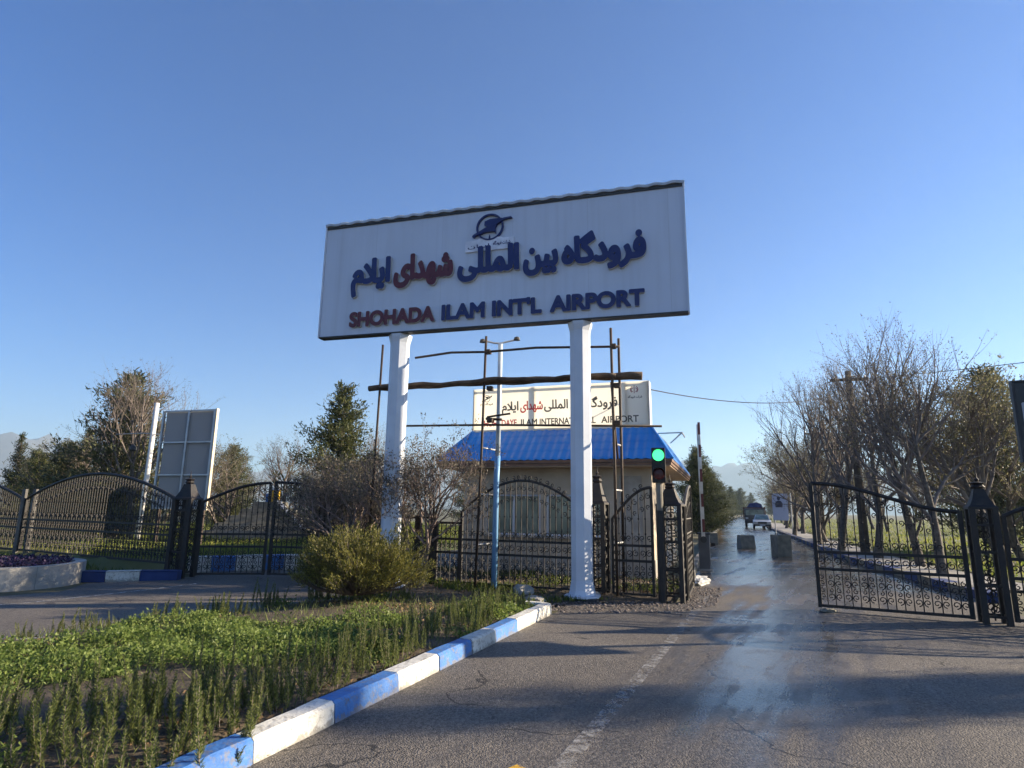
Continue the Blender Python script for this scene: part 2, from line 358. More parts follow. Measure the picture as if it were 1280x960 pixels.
def kerb(name, pts, cuts, mats, wd=.2, h=.16, z0=-.02, step=.25):
    """a kerb along a polyline; cuts = distances where the paint changes"""
    P = [Vector(p) for p in pts]; cum = [0]
    for a, b in zip(P, P[1:]): cum.append(cum[-1]+(b-a).length)
    def at(s):
        s = min(max(s, 0), cum[-1])
        for i in range(len(P)-1):
            if s <= cum[i+1]+1e-9:
                t = (P[i+1]-P[i])
                return P[i]+t*((s-cum[i])/max(t.length, 1e-9)), t.normalized()
    mb = MB(); edges = [0]+[c for c in cuts if c < cum[-1]]+[cum[-1]]
    for k, (a, b) in enumerate(zip(edges, edges[1:])):
        mb.mi = k % len(mats); n = max(1, int((b-a)/step)); rings = []
        a2, b2 = a+.006, b-.006
        for i in range(n+1):
            p, t = at(a2+(b2-a2)*i/n); nn = Vector((-t.y, t.x))
            j = random.uniform(-.006, .006); hz_ = h+random.uniform(-.006, .004)
            prof = [(0+j, z0), (.012+j, hz_-.022), (.035+j, hz_), (wd-.03, hz_+.002), (wd-.01, hz_-.02), (wd, z0)]
            rings.append([(p.x+nn.x*d, p.y+nn.y*d, z) for d, z in prof])
        vs = [v for r in rings for v in r]; m_ = 6
        fs = [(i*m_+j, i*m_+j+1, (i+1)*m_+j+1, (i+1)*m_+j) for i in range(n) for j in range(m_-1)]
        fs += [tuple(range(m_)), tuple(reversed(range(n*m_, n*m_+m_)))]
        mb.add(vs, fs)
    return struct(mb.build(name, mats))
# distances start at kp(-2): paint boundaries read from the photo
cuts = [.55, 1.62, 2.7, 3.55, 4.5, 5.22, 5.98, 6.72]
kerb('kerb', [kp(-2), kp(6.15), (TIP[0]-.02, TIP[1]+.05), (TIP[0]-.16, TIP[1]+.2), (TIP[0]-.42, TIP[1]+.26)], [.5, .98+.1, 1.98+.1-.1, 2.8, 3.72, 4.5, 5.3, 5.98, 6.75], [BLUE_K, WHITE_K])
kerb('driveway_kerb', [(-4.5, 9.5), (-4.96, 8.11-.15), (-5.88, 7.5), (-8.5, 4.4), (-12, .6)], [], [CONC], wd=.28, h=.07)
kerb('fence_kerb', [(-8.75, 13.45), (-8.1, 14.0), (-7.55, 14.05)], [.02], [DBLUE_K, DBLUE_K], wd=.2, h=.2)
bpy.data.objects.remove(bpy.data.objects['fence_kerb'])
kerb('fence_kerb', [(-7.2, 13.95), (-7.95, 13.88), (-8.6, 13.62), (-9.3, 13.55)], [.78, 1.42], [DBLUE_K, WHITE_K], wd=-.2, h=.2)
kerb('lawn_kerb', [(-7.75, 15.45), (-6.4, 16.2), (-5.3, 16.75), (-4.3, 17.35), (-3.4, 18.6)], [.5, 1.05, 1.75, 2.2, 2.9, 3.2, 4.0, 4.3], [WHITE_K, BLUE_K], wd=.25, h=.38)
rk = ROADR[1:5]
kerb('right_kerb', [(9.1, 12.3)]+rk+[(40, 100)], [.9*i for i in range(1, 70)], [DBLUE_K, DCONC], wd=-.25, h=.17)
kerb('left_kerb', [(3.9, 13.6)]+ROADL[1:5], [.9*i for i in range(1, 70)], [DCONC, CONC], wd=.22, h=.15)
strip('footpath', [(11.0, 14), (12.75, 21.6), (17.95, 36.5), (28.1, 65.6), (42, 100)], 1.9, .03, CONC)

# planting bed (raised soil behind the kerb)
bed_poly = [kp(-2.5), kp(6.2), (TIP[0]-.3, TIP[1]+.25), (-1.2, 11.3), (-3.3, 10.75), (-5.85, 7.5), (-10, 2.4), (-8, 0)]
kline = [kp(-2.5), kp(6.5)]
def bedz(X, Y, D):
    dk = edge_dist(X, Y, kline, False)
    z = .13*np.clip(D/.3, 0, 1)+.035*wav(X, Y, 1.6)*np.clip(D/.5, 0, 1)+.01*wav(X, Y, 9)-.03
    return np.where((dk < .22), np.minimum(z, .11), z)
BED = grid_sheet('planting_bed', bed_poly, .09, bedz, SOIL, pad=.05); struct(BED)
verge_poly = [(-3.4, 11.0), (-1.3, 11.25), (.35, 10.75), (.9, 11.2), (1.6, 11.6), (3.0, 11.75), (3.3, 13.0), (4.4, 15), (-2.5, 17.2), (-1.5, 14.2), (-2.2, 13.4)]
struct(grid_sheet('verge', verge_poly, .12, lambda X, Y, D: .05*np.clip(D/.5, 0, 1)+.02*wav(X, Y, 2.4)*np.clip(D/.3, 0, 1)-.008, SOIL, pad=.1))
lawnL = [(-9.4, 15.1), (-7.8, 15.8), (-6.5, 16.5), (-5.4, 17.05), (-4.4, 17.7), (-3.4, 19), (-2.2, 26), (2.2, 25), (6, 30), (-20, 90), (-90, 90), (-60, 25), (-16.5, 19.3), (-9.2, 14.7)]
def lawnz(X, Y, D): return .33*np.clip(D/.35, 0, 1)+.05*wav(X, Y, .5)*np.clip(D/1.5, 0, 1)-.03
struct(grid_sheet('left_lawn', lawnL, .6, lawnz, TURF, pad=.6))
slope_poly = [(-7.6, 14.2), (-9.4, 13.75), (-10.2, 12.6), (-16, 11), (-34, 10), (-40, 28), (-16.5, 19.6), (-9.2, 15.0), (-7.6, 14.75)]
struct(grid_sheet('fence_verge', slope_poly, .35, lambda X, Y, D: .28*np.clip(D/1.2, 0, 1)+.03*wav(X, Y, .9)*np.clip(D/.6, 0, 1)-.03, TURF, pad=.35))
lawnR = [(10.6, 12.6), (12.1, 14.2), (13.75, 21.3), (19, 36), (29.1, 65), (43, 100), (75, 190), (200, 190), (140, 20), (40, 3), (14, 8.0), (9.2, 10.6)]
struct(grid_sheet('right_lawn', lawnR, .9, lambda X, Y, D: .06*np.clip(D/.4, 0, 1)+.05*wav(X, Y, .45)*np.clip(D/2, 0, 1)-.005, TURF, pad=.5))

def rand_in(poly, n, cond=None):
    P = np.array(poly); out = []
    while sum(map(len, out)) < n:
        q = RNG.uniform(P.min(0), P.max(0), (n, 2)); q = q[inside(q[:, 0], q[:, 1], poly)]
        if cond is not None: q = q[cond(q[:, 0], q[:, 1])]
        out.append(q)
    return np.concatenate(out)[:n]
def hnoise(X, Y, s, o=0): return (np.sin(X*s+o+1.3*np.sin(Y*s*1.3+o))+np.sin(Y*s*1.1-o+1.7*np.sin(X*s*.8+2*o)))*.25+.5

GRASS1 = leafmat('grass_blade', (.05, .085, .015), (.15, .17, .035), .45)
GRASS2 = leafmat('grass_blade_dry', (.09, .14, .02), (.30, .30, .07), .5)
def grass(name, poly, n, z, h, wd, m, cond=None, label=None):
    q = rand_in(poly, n, cond); c = np.column_stack([q, np.full(n, z)]) if not callable(z) else np.column_stack([q, z(q[:, 0], q[:, 1])])
    ax = np.column_stack([RNG.normal(0, .35, (n, 2)), np.ones(n)]); ln = h*RNG.uniform(.5, 1.4, n)*(.4+1.1*hnoise(q[:, 0], q[:, 1], 1.1, 2))
    V, Q = leaf_arrays(c, ax, ln, wd); o = np_mesh(name, V, Q, m); return tag(o, label, None, None, 'stuff')
near = lambda X, Y: RNG.uniform(0, 1, X.shape) < np.clip(18/np.hypot(X, Y), 0, 1)**1.6
lz = lambda X, Y: .27+.05*wav(X, Y, .5)
grass('lawn_grass', [(-9.0, 15.35), (-7.7, 15.9), (-6.4, 16.6), (-5.3, 17.2), (-4.3, 17.9), (-3.2, 20), (-2, 26), (2, 26), (4, 30), (-10, 60), (-60, 60), (-40, 24), (-16.5, 19.8)], 50000, lz, .22, .045, GRASS2, near, 'sunlit green lawn beyond the left fence')
grass('verge_grass', slope_poly, 26000, lambda X, Y: .02+.2*np.clip(edge_dist(X, Y, slope_poly)/1.2, 0, 1), .2, .03, GRASS1, None, 'green grass along the foot of the left fence')
grass('meadow_grass', lawnR, 60000, .03, .22, .05, GRASS2, near, 'yellow green grass under the bare trees on the right')
vcond = lambda X, Y: (hnoise(X, Y, 1.9, 1) > .52)
grass('weeds', verge_poly, 5000, .02, .11, .022, GRASS1, vcond, 'weeds along the fence beside the gatehouse')

# low leafy ground cover in bright patches
def bed_height(X, Y):
    D = np.where(inside(X, Y, bed_poly), edge_dist(X, Y, bed_poly), 0); return bedz(X, Y, D)
def gc_cond(X, Y):
    return (hnoise(X, Y, 1.15, .4)*.6+hnoise(X, Y, 3.1, 1.5)*.4 > .49) & (edge_dist(X, Y, bed_poly) > .18)
LUSH = leafmat('clover_leaf', (.06, .11, .02), (.27, .33, .09), .5, .5)
q = rand_in(bed_poly, 8200, gc_cond); n = 13
hh = RNG.uniform(.35, 1, len(q))*(.05+.16*hnoise(q[:, 0], q[:, 1], 4.3, 2.2)); c0 = np.repeat(q, n, 0)+RNG.normal(0, .04, (len(q)*n, 2)); hz0 = np.repeat(hh, n)*RNG.uniform(.1, 1, len(q)*n)
cen = np.column_stack([c0, hz0+bed_height(c0[:, 0], c0[:, 1])]); axs = np.column_stack([RNG.normal(0, 1, (len(cen), 2)), RNG.uniform(.0, 1.3, len(cen))])
V, Q = leaf_arrays(cen, axs, RNG.uniform(.018, .055, len(cen)), RNG.uniform(.012, .03, len(cen)))
tag(np_mesh('ground_cover', V, Q, LUSH), 'low bright green leafy ground cover in the planting bed', None, None, 'stuff')
bq = rand_in(bed_poly, 9000, lambda X, Y: edge_dist(X, Y, kline, False) > .2)
V, Q = leaf_arrays(np.column_stack([bq, bed_height(bq[:, 0], bq[:, 1])]), np.column_stack([RNG.normal(0, .6, (len(bq), 2)), np.ones(len(bq))]), RNG.uniform(.04, .2, len(bq)), .008)
tag(np_mesh('bed_grass', V, Q, leafmat('bed_grass_blade', (.05, .09, .02), (.24, .26, .08), .4)), 'thin green and straw coloured grass between the plants of the bed', None, None, 'stuff')
LITTER = leafmat('fallen_leaf', (.10, .06, .03), (.30, .2, .11), .1, .8)
q = rand_in(bed_poly, 5000, lambda X, Y: hnoise(X, Y, 1.6, 4) > .35); c = np.column_stack([q, bed_height(q[:, 0], q[:, 1])+.008])
q2 = rand_in(verge_poly, 1500); c = np.concatenate([c, np.column_stack([q2, np.full(len(q2), .07)])])
V, Q = leaf_arrays(c, np.column_stack([RNG.normal(0, 1, (len(c), 2)), RNG.uniform(-.1, .5, len(c))]), RNG.uniform(.03, .07, len(c)), .03)
tag(np_mesh('fallen_leaves', V, Q, LITTER), 'brown fallen leaves and twigs on the bed soil', None, None, 'stuff')
# loose gravel on the tarmac by the sign foot
GRAV = leafmat('gravel_bit', (.06, .05, .045), (.24, .2, .17), 0, .9)
gp = [(0.3, 10.9), (.9, 10.2), (2.6, 10.4), (3.6, 11.2), (4.6, 13.8), (3.9, 13.9), (3.1, 11.7), (1.2, 11.5)]
q = rand_in(gp, 1700); c = np.column_stack([q, np.full(len(q), .012)]); vs = []; fs = []
for i, p in enumerate(c):
    s = abs(RNG.normal(0, .013))+.006; b = len(vs); vs += [(p[0]+a*s*RNG.uniform(.6, 1.3), p[1]+bb*s*RNG.uniform(.6, 1.3), p[2]+cc*s*.7) for a, bb, cc in ((1,0,0),(0,1,0),(-1,0,0),(0,-1,0),(0,0,1),(0,0,-1))]
    fs += [(b, b+1, b+4), (b+1, b+2, b+4), (b+2, b+3, b+4), (b+3, b, b+4)]
tag(np_mesh('gravel', vs, fs, GRAV), 'loose gravel scattered at the foot of the sign', None, None, 'stuff')

# ------------------------------------------------------------------ lettering
AR = {'ا':('\uFE8D','\uFE8E'),'ب':('\uFE8F','\uFE90','\uFE91','\uFE92'),'ف':('\uFED1','\uFED2','\uFED3','\uFED4'),'ر':('\uFEAD','\uFEAE'),'و':('\uFEED','\uFEEE'),'د':('\uFEA9','\uFEAA'),'گ':('\uFB92','\uFB93','\uFB94','\uFB95'),'ه':('\uFEE9','\uFEEA','\uFEEB','\uFEEC'),'ی':('\uFBFC','\uFBFD','\uFBFE','\uFBFF'),'ن':('\uFEE5','\uFEE6','\uFEE7','\uFEE8'),'ل':('\uFEDD','\uFEDE','\uFEDF','\uFEE0'),'م':('\uFEE1','\uFEE2','\uFEE3','\uFEE4'),'ش':('\uFEB5','\uFEB6','\uFEB7','\uFEB8'),'ک':('\uFB8E','\uFB8F','\uFB90','\uFB91'),'ت':('\uFE95','\uFE96','\uFE97','\uFE98')}
def shape_fa(s):
    out = []; prev = False; s = s.replace('لا', '\uFEFB')
    for i, ch in enumerate(s):
        if ch == '\uFEFB': out.append('\uFEFC' if prev else ch); prev = False; continue
        if ch not in AR: out.append(ch); prev = False; continue
        f = AR[ch]; nx = i+1 < len(s) and (s[i+1] in AR or s[i+1] == '\uFEFB') and len(f) == 4
        out.append(f[3] if prev and nx else f[2] if nx else f[1] if prev else f[0]); prev = nx
    return ''.join(reversed(out))
def outlines(body):
    cu_ = bpy.data.curves.new('lettering_outline', 'FONT'); cu_.body = body; cu_.size = 1; cu_.resolution_u = 6
    o = bpy.data.objects.new('lettering_outline', cu_); COL.objects.link(o)
    c = o.to_curve(bpy.context.evaluated_depsgraph_get()); loops = []
    for sp in c.splines:
        pts = []
        if sp.type == 'BEZIER':
            bp = sp.bezier_points; n = len(bp)
            for i in range(n):
                p0, p1, p2, p3 = bp[i].co, bp[i].handle_right, bp[(i+1) % n].handle_left, bp[(i+1) % n].co
                for k in range(6):
                    t = k/6; q_ = p0*(1-t)**3+p1*3*t*(1-t)**2+p2*3*t*t*(1-t)+p3*t**3; pts.append((q_.x, q_.y))
        else: pts = [(p.co.x, p.co.y) for p in sp.points]
        loops.append(np.array(pts))
    o.to_curve_clear(); bpy.data.objects.remove(o); bpy.data.curves.remove(cu_)
    return loops
def field_mesh(X, Y, phi, depth):
    """marching squares on phi<0 -> front faces at y=-depth and side walls back to y=0, in the xz plane"""
    ny, nx = phi.shape; V = {}; vs = []; fs = []
    def vert(key, x, z):
        if key not in V: V[key] = len(vs); vs.append((x, z))
        return V[key]
    ins = phi < 0
    cells = np.argwhere(ins[:-1, :-1] | ins[:-1, 1:] | ins[1:, 1:] | ins[1:, :-1])
    for j, i in cells:
        cs = [(j, i), (j, i+1), (j+1, i+1), (j+1, i)]; poly = []
        for k in range(4):
            a, b = cs[k], cs[(k+1) % 4]; pa, pb = phi[a], phi[b]
            if pa < 0: poly.append(vert(a, X[a], Y[a]))
            if (pa < 0) != (pb < 0):
                t = pa/(pa-pb); key = (min(a, b), max(a, b)); poly.append(vert(key, X[a]+(X[b]-X[a])*t, Y[a]+(Y[b]-Y[a])*t))
        if len(poly) >= 3: fs.append(tuple(poly))
    E = {}
    for f in fs:
        for a, b in zip(f, f[1:]+f[:1]):
            if (b, a) in E: del E[(b, a)]
            else: E[(a, b)] = 1
    n = len(vs); V3 = [(x, -depth, z) for x, z in vs]+[(x, 0, z) for x, z in vs]
    return V3, fs, [(b, a, a+n, b+n) for a, b in E]
def lettering(name, body, x0, x1, z, size, fat, depth, face, side, parent, cell, y=0, xfit=True):
    loops = outlines(body); allp = np.concatenate(loops)
    a0, a1 = allp[:, 0].min(), allp[:, 0].max(); sx = (x1-x0-2*fat)/(a1-a0) if xfit else size
    loops = [np.column_stack([(l[:, 0]-a0)*sx+x0+fat, l[:, 1]*size+z]) for l in loops]; allp = np.concatenate(loops)
    lo = allp.min(0)-fat-2*cell; hi = allp.max(0)+fat+2*cell
    X, Y = np.meshgrid(np.arange(lo[0], hi[0]+cell, cell), np.arange(lo[1], hi[1]+cell, cell))
    wn = np.zeros(X.shape); D = np.full(X.shape, 1e9)
    for l in loops:
        x_lo, z_lo = l.min(0)-fat-3*cell; x_hi, z_hi = l.max(0)+fat+3*cell
        i0, i1 = np.searchsorted(X[0], [x_lo, x_hi]); j0, j1 = np.searchsorted(Y[:, 0], [z_lo, z_hi]); s_ = (slice(j0, j1), slice(i0, i1))
        xs, ys = X[s_], Y[s_]
        for (ax, ay), (bx, by) in zip(l, np.roll(l, -1, 0)):
            dx, dy = bx-ax, by-ay; l2 = dx*dx+dy*dy
            if l2 < 1e-14: continue
            t = np.clip(((xs-ax)*dx+(ys-ay)*dy)/l2, 0, 1); D[s_] = np.minimum(D[s_], np.hypot(xs-ax-t*dx, ys-ay-t*dy))
            cr_ = dx*(ys-ay)-(xs-ax)*dy
            wn[s_] += ((ay <= ys) & (by > ys) & (cr_ > 0)).astype(int)-((ay > ys) & (by <= ys) & (cr_ < 0)).astype(int)
    phi = np.where(wn != 0, -D, D)-fat
    phi = np.where(np.abs(phi) < cell*.02, cell*.02, phi)
    V3, fs, sd_ = field_mesh(X, Y, phi, depth)
    mb = MB(); mb.add([(p[0], p[1]+y, p[2]) for p in V3], fs); mb.mi = 1; b = len(mb.v); mb.f += sd_; mb.m += [1]*len(sd_)
    me = bpy.data.meshes.new(name); me.from_pydata(mb.v, [], mb.f); me.materials.append(face); me.materials.append(side); me.polygons.foreach_set('material_index', mb.m); me.update()
    return link(name, me, parent)

# ------------------------------------------------------------------ the big airport sign
SO = Vector((1.34, 11.8, 0)); SRZ = math.atan2(-.277, .961)
sign = thing('airport_sign', 'huge white two-legged sign board with blue and red raised letters and a round aircraft emblem', 'sign', SO, SRZ)
X0, X1, Z0, Z1 = -5.80, 2.08, 5.29, 7.90
mb = MB(); mb.box(X0, X1, -.2, -.04, Z0, Z1); mb.build('panel', PANEL, sign)
# scalloped cap of folded sheet along the top, plain lips on the other edges
mb = MB(); n = 160
for i in range(n):
    xa = X0-.04+(X1-X0+.08)*i/n; xb = X0-.04+(X1-X0+.08)*(i+1)/n; zz = Z1+.012+.014*math.sin(i*.9)
    mb.box(xa, xb, -.245, .0, zz, zz+.055)
mb.build('cap', mat('cap_sheet', (.45, .46, .48), .5, .2, var=.15), sign)
mb = MB(); mb.box(X0-.03, X1+.03, -.225, -.203, Z1-.055, Z1-.005); mb.build('cap_shadow_strip', DARK, sign)  # dark strip painted in as the shadow below the cap
for a_, b_ in ((X0-.028, X0), (X1, X1+.03)):
    mb = MB(); mb.box(a_, b_, -.235, -.02, Z0-.02, Z1); mb.build('side_trim', WHITE, sign)
mb = MB(); mb.box(X0, X1, -.23, -.02, Z0-.03, Z0); mb.build('bottom_trim', DARK, sign)
for px in (0, -3.92):
    mb = MB(); mb.lathe([(.20, .12), (.20, .2), (.235, .19), (.205, .35), (.205, 5.0), (.21, 5.08), (.245, 5.2), (.25, 5.255)], 8, (px, 0), PI/8)
    leg = mb.build('leg', WHITE, sign)
    mb = MB(); mb.lathe([(.34, .055), (.34, .09), (.26, .1), (.22, .22), (.208, .3)], 8, (px, 0), PI/8); mb.build('foot_collar', WHITE, leg)
    mb = MB(); mb.box(px-.16, px+.16, -.19, .12, 5.256, 5.285); mb.build('head_plate', DARK, leg)
    mb = MB(); mb.box(px-.3, px+.3, -.3, .3, -.05, .06); mb.build('footing', DARK, leg)
yl = -.203; BZ = 6.42
for body, a, b, m_ in (('فرودگاه', -.32, 1.36, NAVY), ('بین', -1.12, -.38, NAVY), ('المللی', -2.55, -1.19, NAVY), ('شهدای', -4.03, -2.64, RED), ('ایلام', -5.06, -4.10, NAVY)):
    lettering('raised_word', shape_fa(body), a, b, BZ+.03, .74, .037, .075, m_, STEEL, sign, .0125, yl)
for body, a, b, m_ in (('SHOHADA', -5.05, -3.03, RED), ('ILAM', -2.88, -1.92, NAVY), ("INT'L", -1.77, -.72, NAVY), ('AIRPORT', -.56, 1.30, NAVY)):
    lettering('raised_word', body, a, b, 5.47, .44, .023, .06, m_, STEEL, sign, .011, yl)
# emblem: ring, winged body, arrow; plaque below it
def disc_ring(mb, cx, cz, r0, r1, y0, y1, a0=0, a1=2*PI, n=40):
    for i in range(n):
        t0 = a0+(a1-a0)*i/n; t1 = a0+(a1-a0)*(i+1)/n
        P_ = [(cx+r*math.cos(t), cz+r*math.sin(t)) for r, t in ((r0, t0), (r1, t0), (r1, t1), (r0, t1))]
        mb.prism_xz(P_, y0, y1)
ex, ez = -1.86, 7.44
mb = MB(); disc_ring(mb, ex, ez, .265, .30, yl-.05, yl); emb = mb.build('emblem', NAVY, sign)
mb = MB()
def T(p): # emblem drawing in image-like units
    return (ex+p[0]*.0208*1.0, ez+p[1]*.0208)
mb.prism_xz([T(p) for p in ((-18.5, -9.2), (-17.5, -7.6), (-5, -1.2), (7, 5.2), (15, 8.0), (23, 8.6), (23.4, 7.2), (16, 6.4), (6, 1.2), (-9, -7.2), (-14, -8.0), (-16.5, -10.2))], yl-.07, yl)
mb.prism_xz([T(p) for p in ((-5.5, 2.0), (-5.2, 6.2), (1, 8.4), (8, 8.2), (13, 8.2), (6, 4.8), (-2, .2))], yl-.064, yl)
mb.prism_xz([T(p) for p in ((-11, -6.4), (-3, -5.4), (5, -5.4), (6.5, -8), (6.3, -1), (7.6, 1.6), (4, .4))], yl-.066, yl)
mb.prism_xz([T(p) for p in ((-.8, -12.6), (0, -8.4), (1.2, -12.8))], yl-.06, yl)
mb.build('aircraft_motif', NAVY, emb)
mb = MB(); mb.prism_xz([(-2.40, 6.92), (-1.33, 6.92), (-1.33, 7.17), (-1.56, 7.17), (-1.62, 7.2), (-2.08, 7.2), (-2.14, 7.17), (-2.40, 7.17)], yl-.04, yl); plq = mb.build('plaque', mat('plaque_white', (.66, .67, .74), .4), sign)
lettering('small_lettering', shape_fa('شرکت فرودگاه')+'', -1.78, -1.40, 7.03, .10, .002, .004, NAVY, NAVY, plq, .006, yl-.04)
lettering('small_lettering', shape_fa('ایران'), -2.34, -1.86, 7.0, .10, .002, .004, NAVY, NAVY, plq, .006, yl-.04)

# ------------------------------------------------------------------ scaffold between the sign legs and the gatehouse
sc = thing('scaffold', 'rusty tube scaffold with a rough log laid across it behind the sign legs', 'scaffold', SO, SRZ)
def rod(name, pts, r, m_, parent, n=6):
    mb = MB(); mb.tube(pts, r, n); return mb.build(name, m_, parent, smooth=True)
for x, y, z1, lean in ((-4.55, .4, 5.2, -.1), (-2.10, .4, 5.24, -.12), (-1.98, 1.0, 5.25, -.08), (.56, .4, 5.24, .03), (.66, .9, 5.15, 0)):
    rod('upright', [(x+lean, y, 0), (x+lean*.5+.01, y, z1*.5), (x, y, z1)], .028, RUST, sc)
rod('crossbar', [(-3.75, .42, 4.86), (-2.9, .41, 4.93), (-2.1, .42, 4.9), (-1, .43, 4.93), (0, .42, 4.88), (.72, .43, 4.85)], .026, RUST, sc)
rod('crossbar', [(-4.2, .47, 3.36), (-2, .46, 3.33), (1.5, .47, 3.22)], .024, RUST, sc)
for z in (.9, 1.9, 2.85): rod('rung', [(-2.13-.03*(3-z), .4, z), (-2.0-.03*(3-z), 1.0, z)], .018, GALV, sc)
for z in (1.0, 2.0, 2.9, 4.3): rod('rung', [(.56, .4, z), (.66, .9, z)], .018, GALV, sc)
rod('brace', [(.53, .55, 4.15), (.58, .5, 3.4), (.64, .5, 2.6)], .02, RUST, sc)
for x, z in ((-2.0, 4.1), (-1.98, 3.42), (.66, 4.05), (.66, 3.3), (-2.06, 4.9), (.6, 4.86)):
    mb = MB(); mb.box(x-.06, x+.06, .36, .5, z-.045, z+.045); mb.build('clamp', RUST, sc, bevel=.01)
rod('stub', [(-2.1, .6, 3.52), (-1.55, .42, 3.55)], .022, RUST, sc); rod('stub', [(-2.1, .5, 3.47), (-1.75, .5, 3.44)], .03, RUST, sc)
mb = MB(); pts = []; rs = []
for i in range(26):
    t = i/25; pts.append((-4.9+6.05*t, .52+.02*math.sin(9*t), 4.23+.03*math.sin(2.2*t)+.009*math.sin(17*t)+.012*math.sin(41*t))); rs.append(.072+.014*math.sin(13*t+1)-.02*(t < .08))
mb.tube(pts, rs, 9); log = mb.build('log', WOOD, sc, smooth=True)
pts = [(p[0]*.86-.35, p[1]-.13, p[2]+.018*math.sin(p[0]*3)) for p in pts]; mb = MB(); mb.tube(pts, [r*.62 for r in rs], 8); mb.build('plank', WOOD, sc, smooth=True)

# ------------------------------------------------------------------ gatehouse
HO = Vector((3.75, 14.6, 0)); HRZ = math.atan2(-.327, .945)
hs = thing('gatehouse', 'small beige gatehouse with a bright blue ribbed metal roof', 'gatehouse', HO, HRZ)
STUC = mat('tan_render', (.42, .35, .26), .9, col2=(.54, .46, .36), scale=2, bump=.25, bscale=40)
PLINTH = mat('plinth_stone', (.30, .27, .23), .9, col2=(.42, .39, .34), scale=5, bump=.3)
GLASS = mat('window_glass', (.22, .26, .21), .08, var=.4, scale=1.5)
BROOF = mat('blue_roof_sheet', (.006, .16, .50), .36, col2=(.02, .22, .60), scale=.8, detail=9)
FASC = mat('brown_fascia', (.13, .07, .045), .6, var=.25, scale=5)
SOFF = mat('tan_soffit', (.42, .31, .22), .8, var=.15, scale=3)
xa, xb, ya, yb, zt = -5.5, -.5, .6, 6.9, 2.66
mb = MB()
wins = [(-4.85, -3.35), (-3.2, -1.7)]
z0w, z1w = .95, 2.0
cols_ = [xa, -4.85, -1.7, xb]
mb.box(xa, -4.85, ya, ya+.25, 0, zt); mb.box(-1.7, xb, ya, ya+.25, 0, zt); mb.box(-3.35, -3.2, ya, ya+.25, z0w, z1w)
mb.box(-4.85, -1.7, ya, ya+.25, 0, z0w); mb.box(-4.85, -1.7, ya, ya+.25, z1w, zt)
mb.box(xb-.25, xb, ya+.25, 2.6, 0, zt); mb.box(xb-.25, xb, 2.6, 4.2, 0, .95); mb.box(xb-.25, xb, 2.6, 4.2, 2.0, zt); mb.box(xb-.25, xb, 4.2, yb, 0, zt)
mb.box(xa, xa+.25, ya+.25, yb-.25, 0, zt); mb.box(xa, xb-.25, yb-.25, yb, 0, zt)
mb.build('wall', STUC, hs)
mb = MB(); mb.box(xa-.03, xb+.03, ya-.03, ya-.002, 0, .45); mb.box(xb+.002, xb+.03, ya-.002, yb, 0, .45); mb.build('plinth', PLINTH, hs)
mb = MB(); mb.box(-1.3, -.75, ya-.04, ya-.003, .46, zt-.2); mb.build('pilaster', PLINTH, hs)
CURT = mat('pale_curtain', (.34, .36, .30), .8, col2=(.5, .5, .42), scale=2)
for a, b in wins:
    mb = MB()
    for x in (a, (a+b)/2-.025, b-.05): mb.box(x, x+.05, ya+.05, ya+.12, z0w, z1w)
    mb.box(a+.05, b-.05, ya+.05, ya+.12, z0w, z0w+.05); mb.box(a+.05, b-.05, ya+.05, ya+.12, z1w-.05, z1w)
    wf = mb.build('window', WHITE, hs)
    mb = MB(); mb.box(a+.05, b-.05, ya+.08, ya+.09, z0w+.05, z1w-.05); mb.build('pane', GLASS, wf)
    mb = MB(); mb.box(a-.06, b+.06, ya-.08, ya+.05, z0w-.05, z0w-.003); mb.build('sill', PLINTH, wf)
mb = MB(); mb.box(xb-.16, xb-.1, 2.6, 4.2, .95, 2.0); mb.build('side_window', GLASS, hs)
# canopy band under the eave
mb = MB(); mb.box(-6.0, 0, 0, 7.5, 2.66, 2.685); mb.build('soffit', SOFF, hs)
mb = MB()
for z_, o_ in ((2.688, 0), (2.76, .025)):
    mb.box(-6.0-o_, 0+o_, -.03-o_, 0-o_+.001*o_, z_, z_+.068); mb.box(0+o_, .03+o_, -.03-o_, 7.53, z_, z_+.068); mb.box(-6.03-o_, -6.0-o_, -.03-o_, 7.53, z_, z_+.068); mb.box(-6-o_, o_, 7.5, 7.53, z_, z_+.068)
mb.build('fascia', FASC, hs)
mb = MB()
def roof_face(c00, c10, c11, c01, wl):
    c00, c10, c11, c01 = map(Vector, (c00, c10, c11, c01)); n = (c10-c00).cross(c01-c00).normalized(); nu = int((c10-c00).length/wl*8); nv = 16; vs = []
    xdir = (c10-c00).normalized()
    for j in range(nv+1):
        t = j/nv
        for i in range(nu+1):
            p = (c00*(1-i/nu)+c10*(i/nu))*(1-t)+(c01*(1-i/nu)+c11*(i/nu))*t
            s_ = (p-c00).dot(xdir); off = .014*math.sin(2*PI*s_/wl)+.012*((1-t)*4 % 1)
            vs.append((p+n*off)[:])
    mb.add(vs, [(j*(nu+1)+i, j*(nu+1)+i+1, (j+1)*(nu+1)+i+1, (j+1)*(nu+1)+i) for j in range(nv) for i in range(nu)])
ze, zr = 2.84, 3.72
a0, a1, a2, a3 = (-6.06, -.06, ze), (.06, -.06, ze), (.06, 7.56, ze), (-6.06, 7.56, ze)
b0, b1, b2, b3 = (-5.42, .9, zr), (-.5, .9, zr), (-.5, 6.6, zr), (-5.42, 6.6, zr)
for f in ((a0, a1, b1, b0), (a1, a2, b2, b1), (a2, a3, b3, b2), (a3, a0, b0, b3)): roof_face(*f, .21)
roof = mb.build('roof', BROOF, hs)
mb = MB(); mb.box(-5.44, -.48, .88, 6.62, zr-.02, zr+.02); mb.build('roof_deck', GALV, roof)
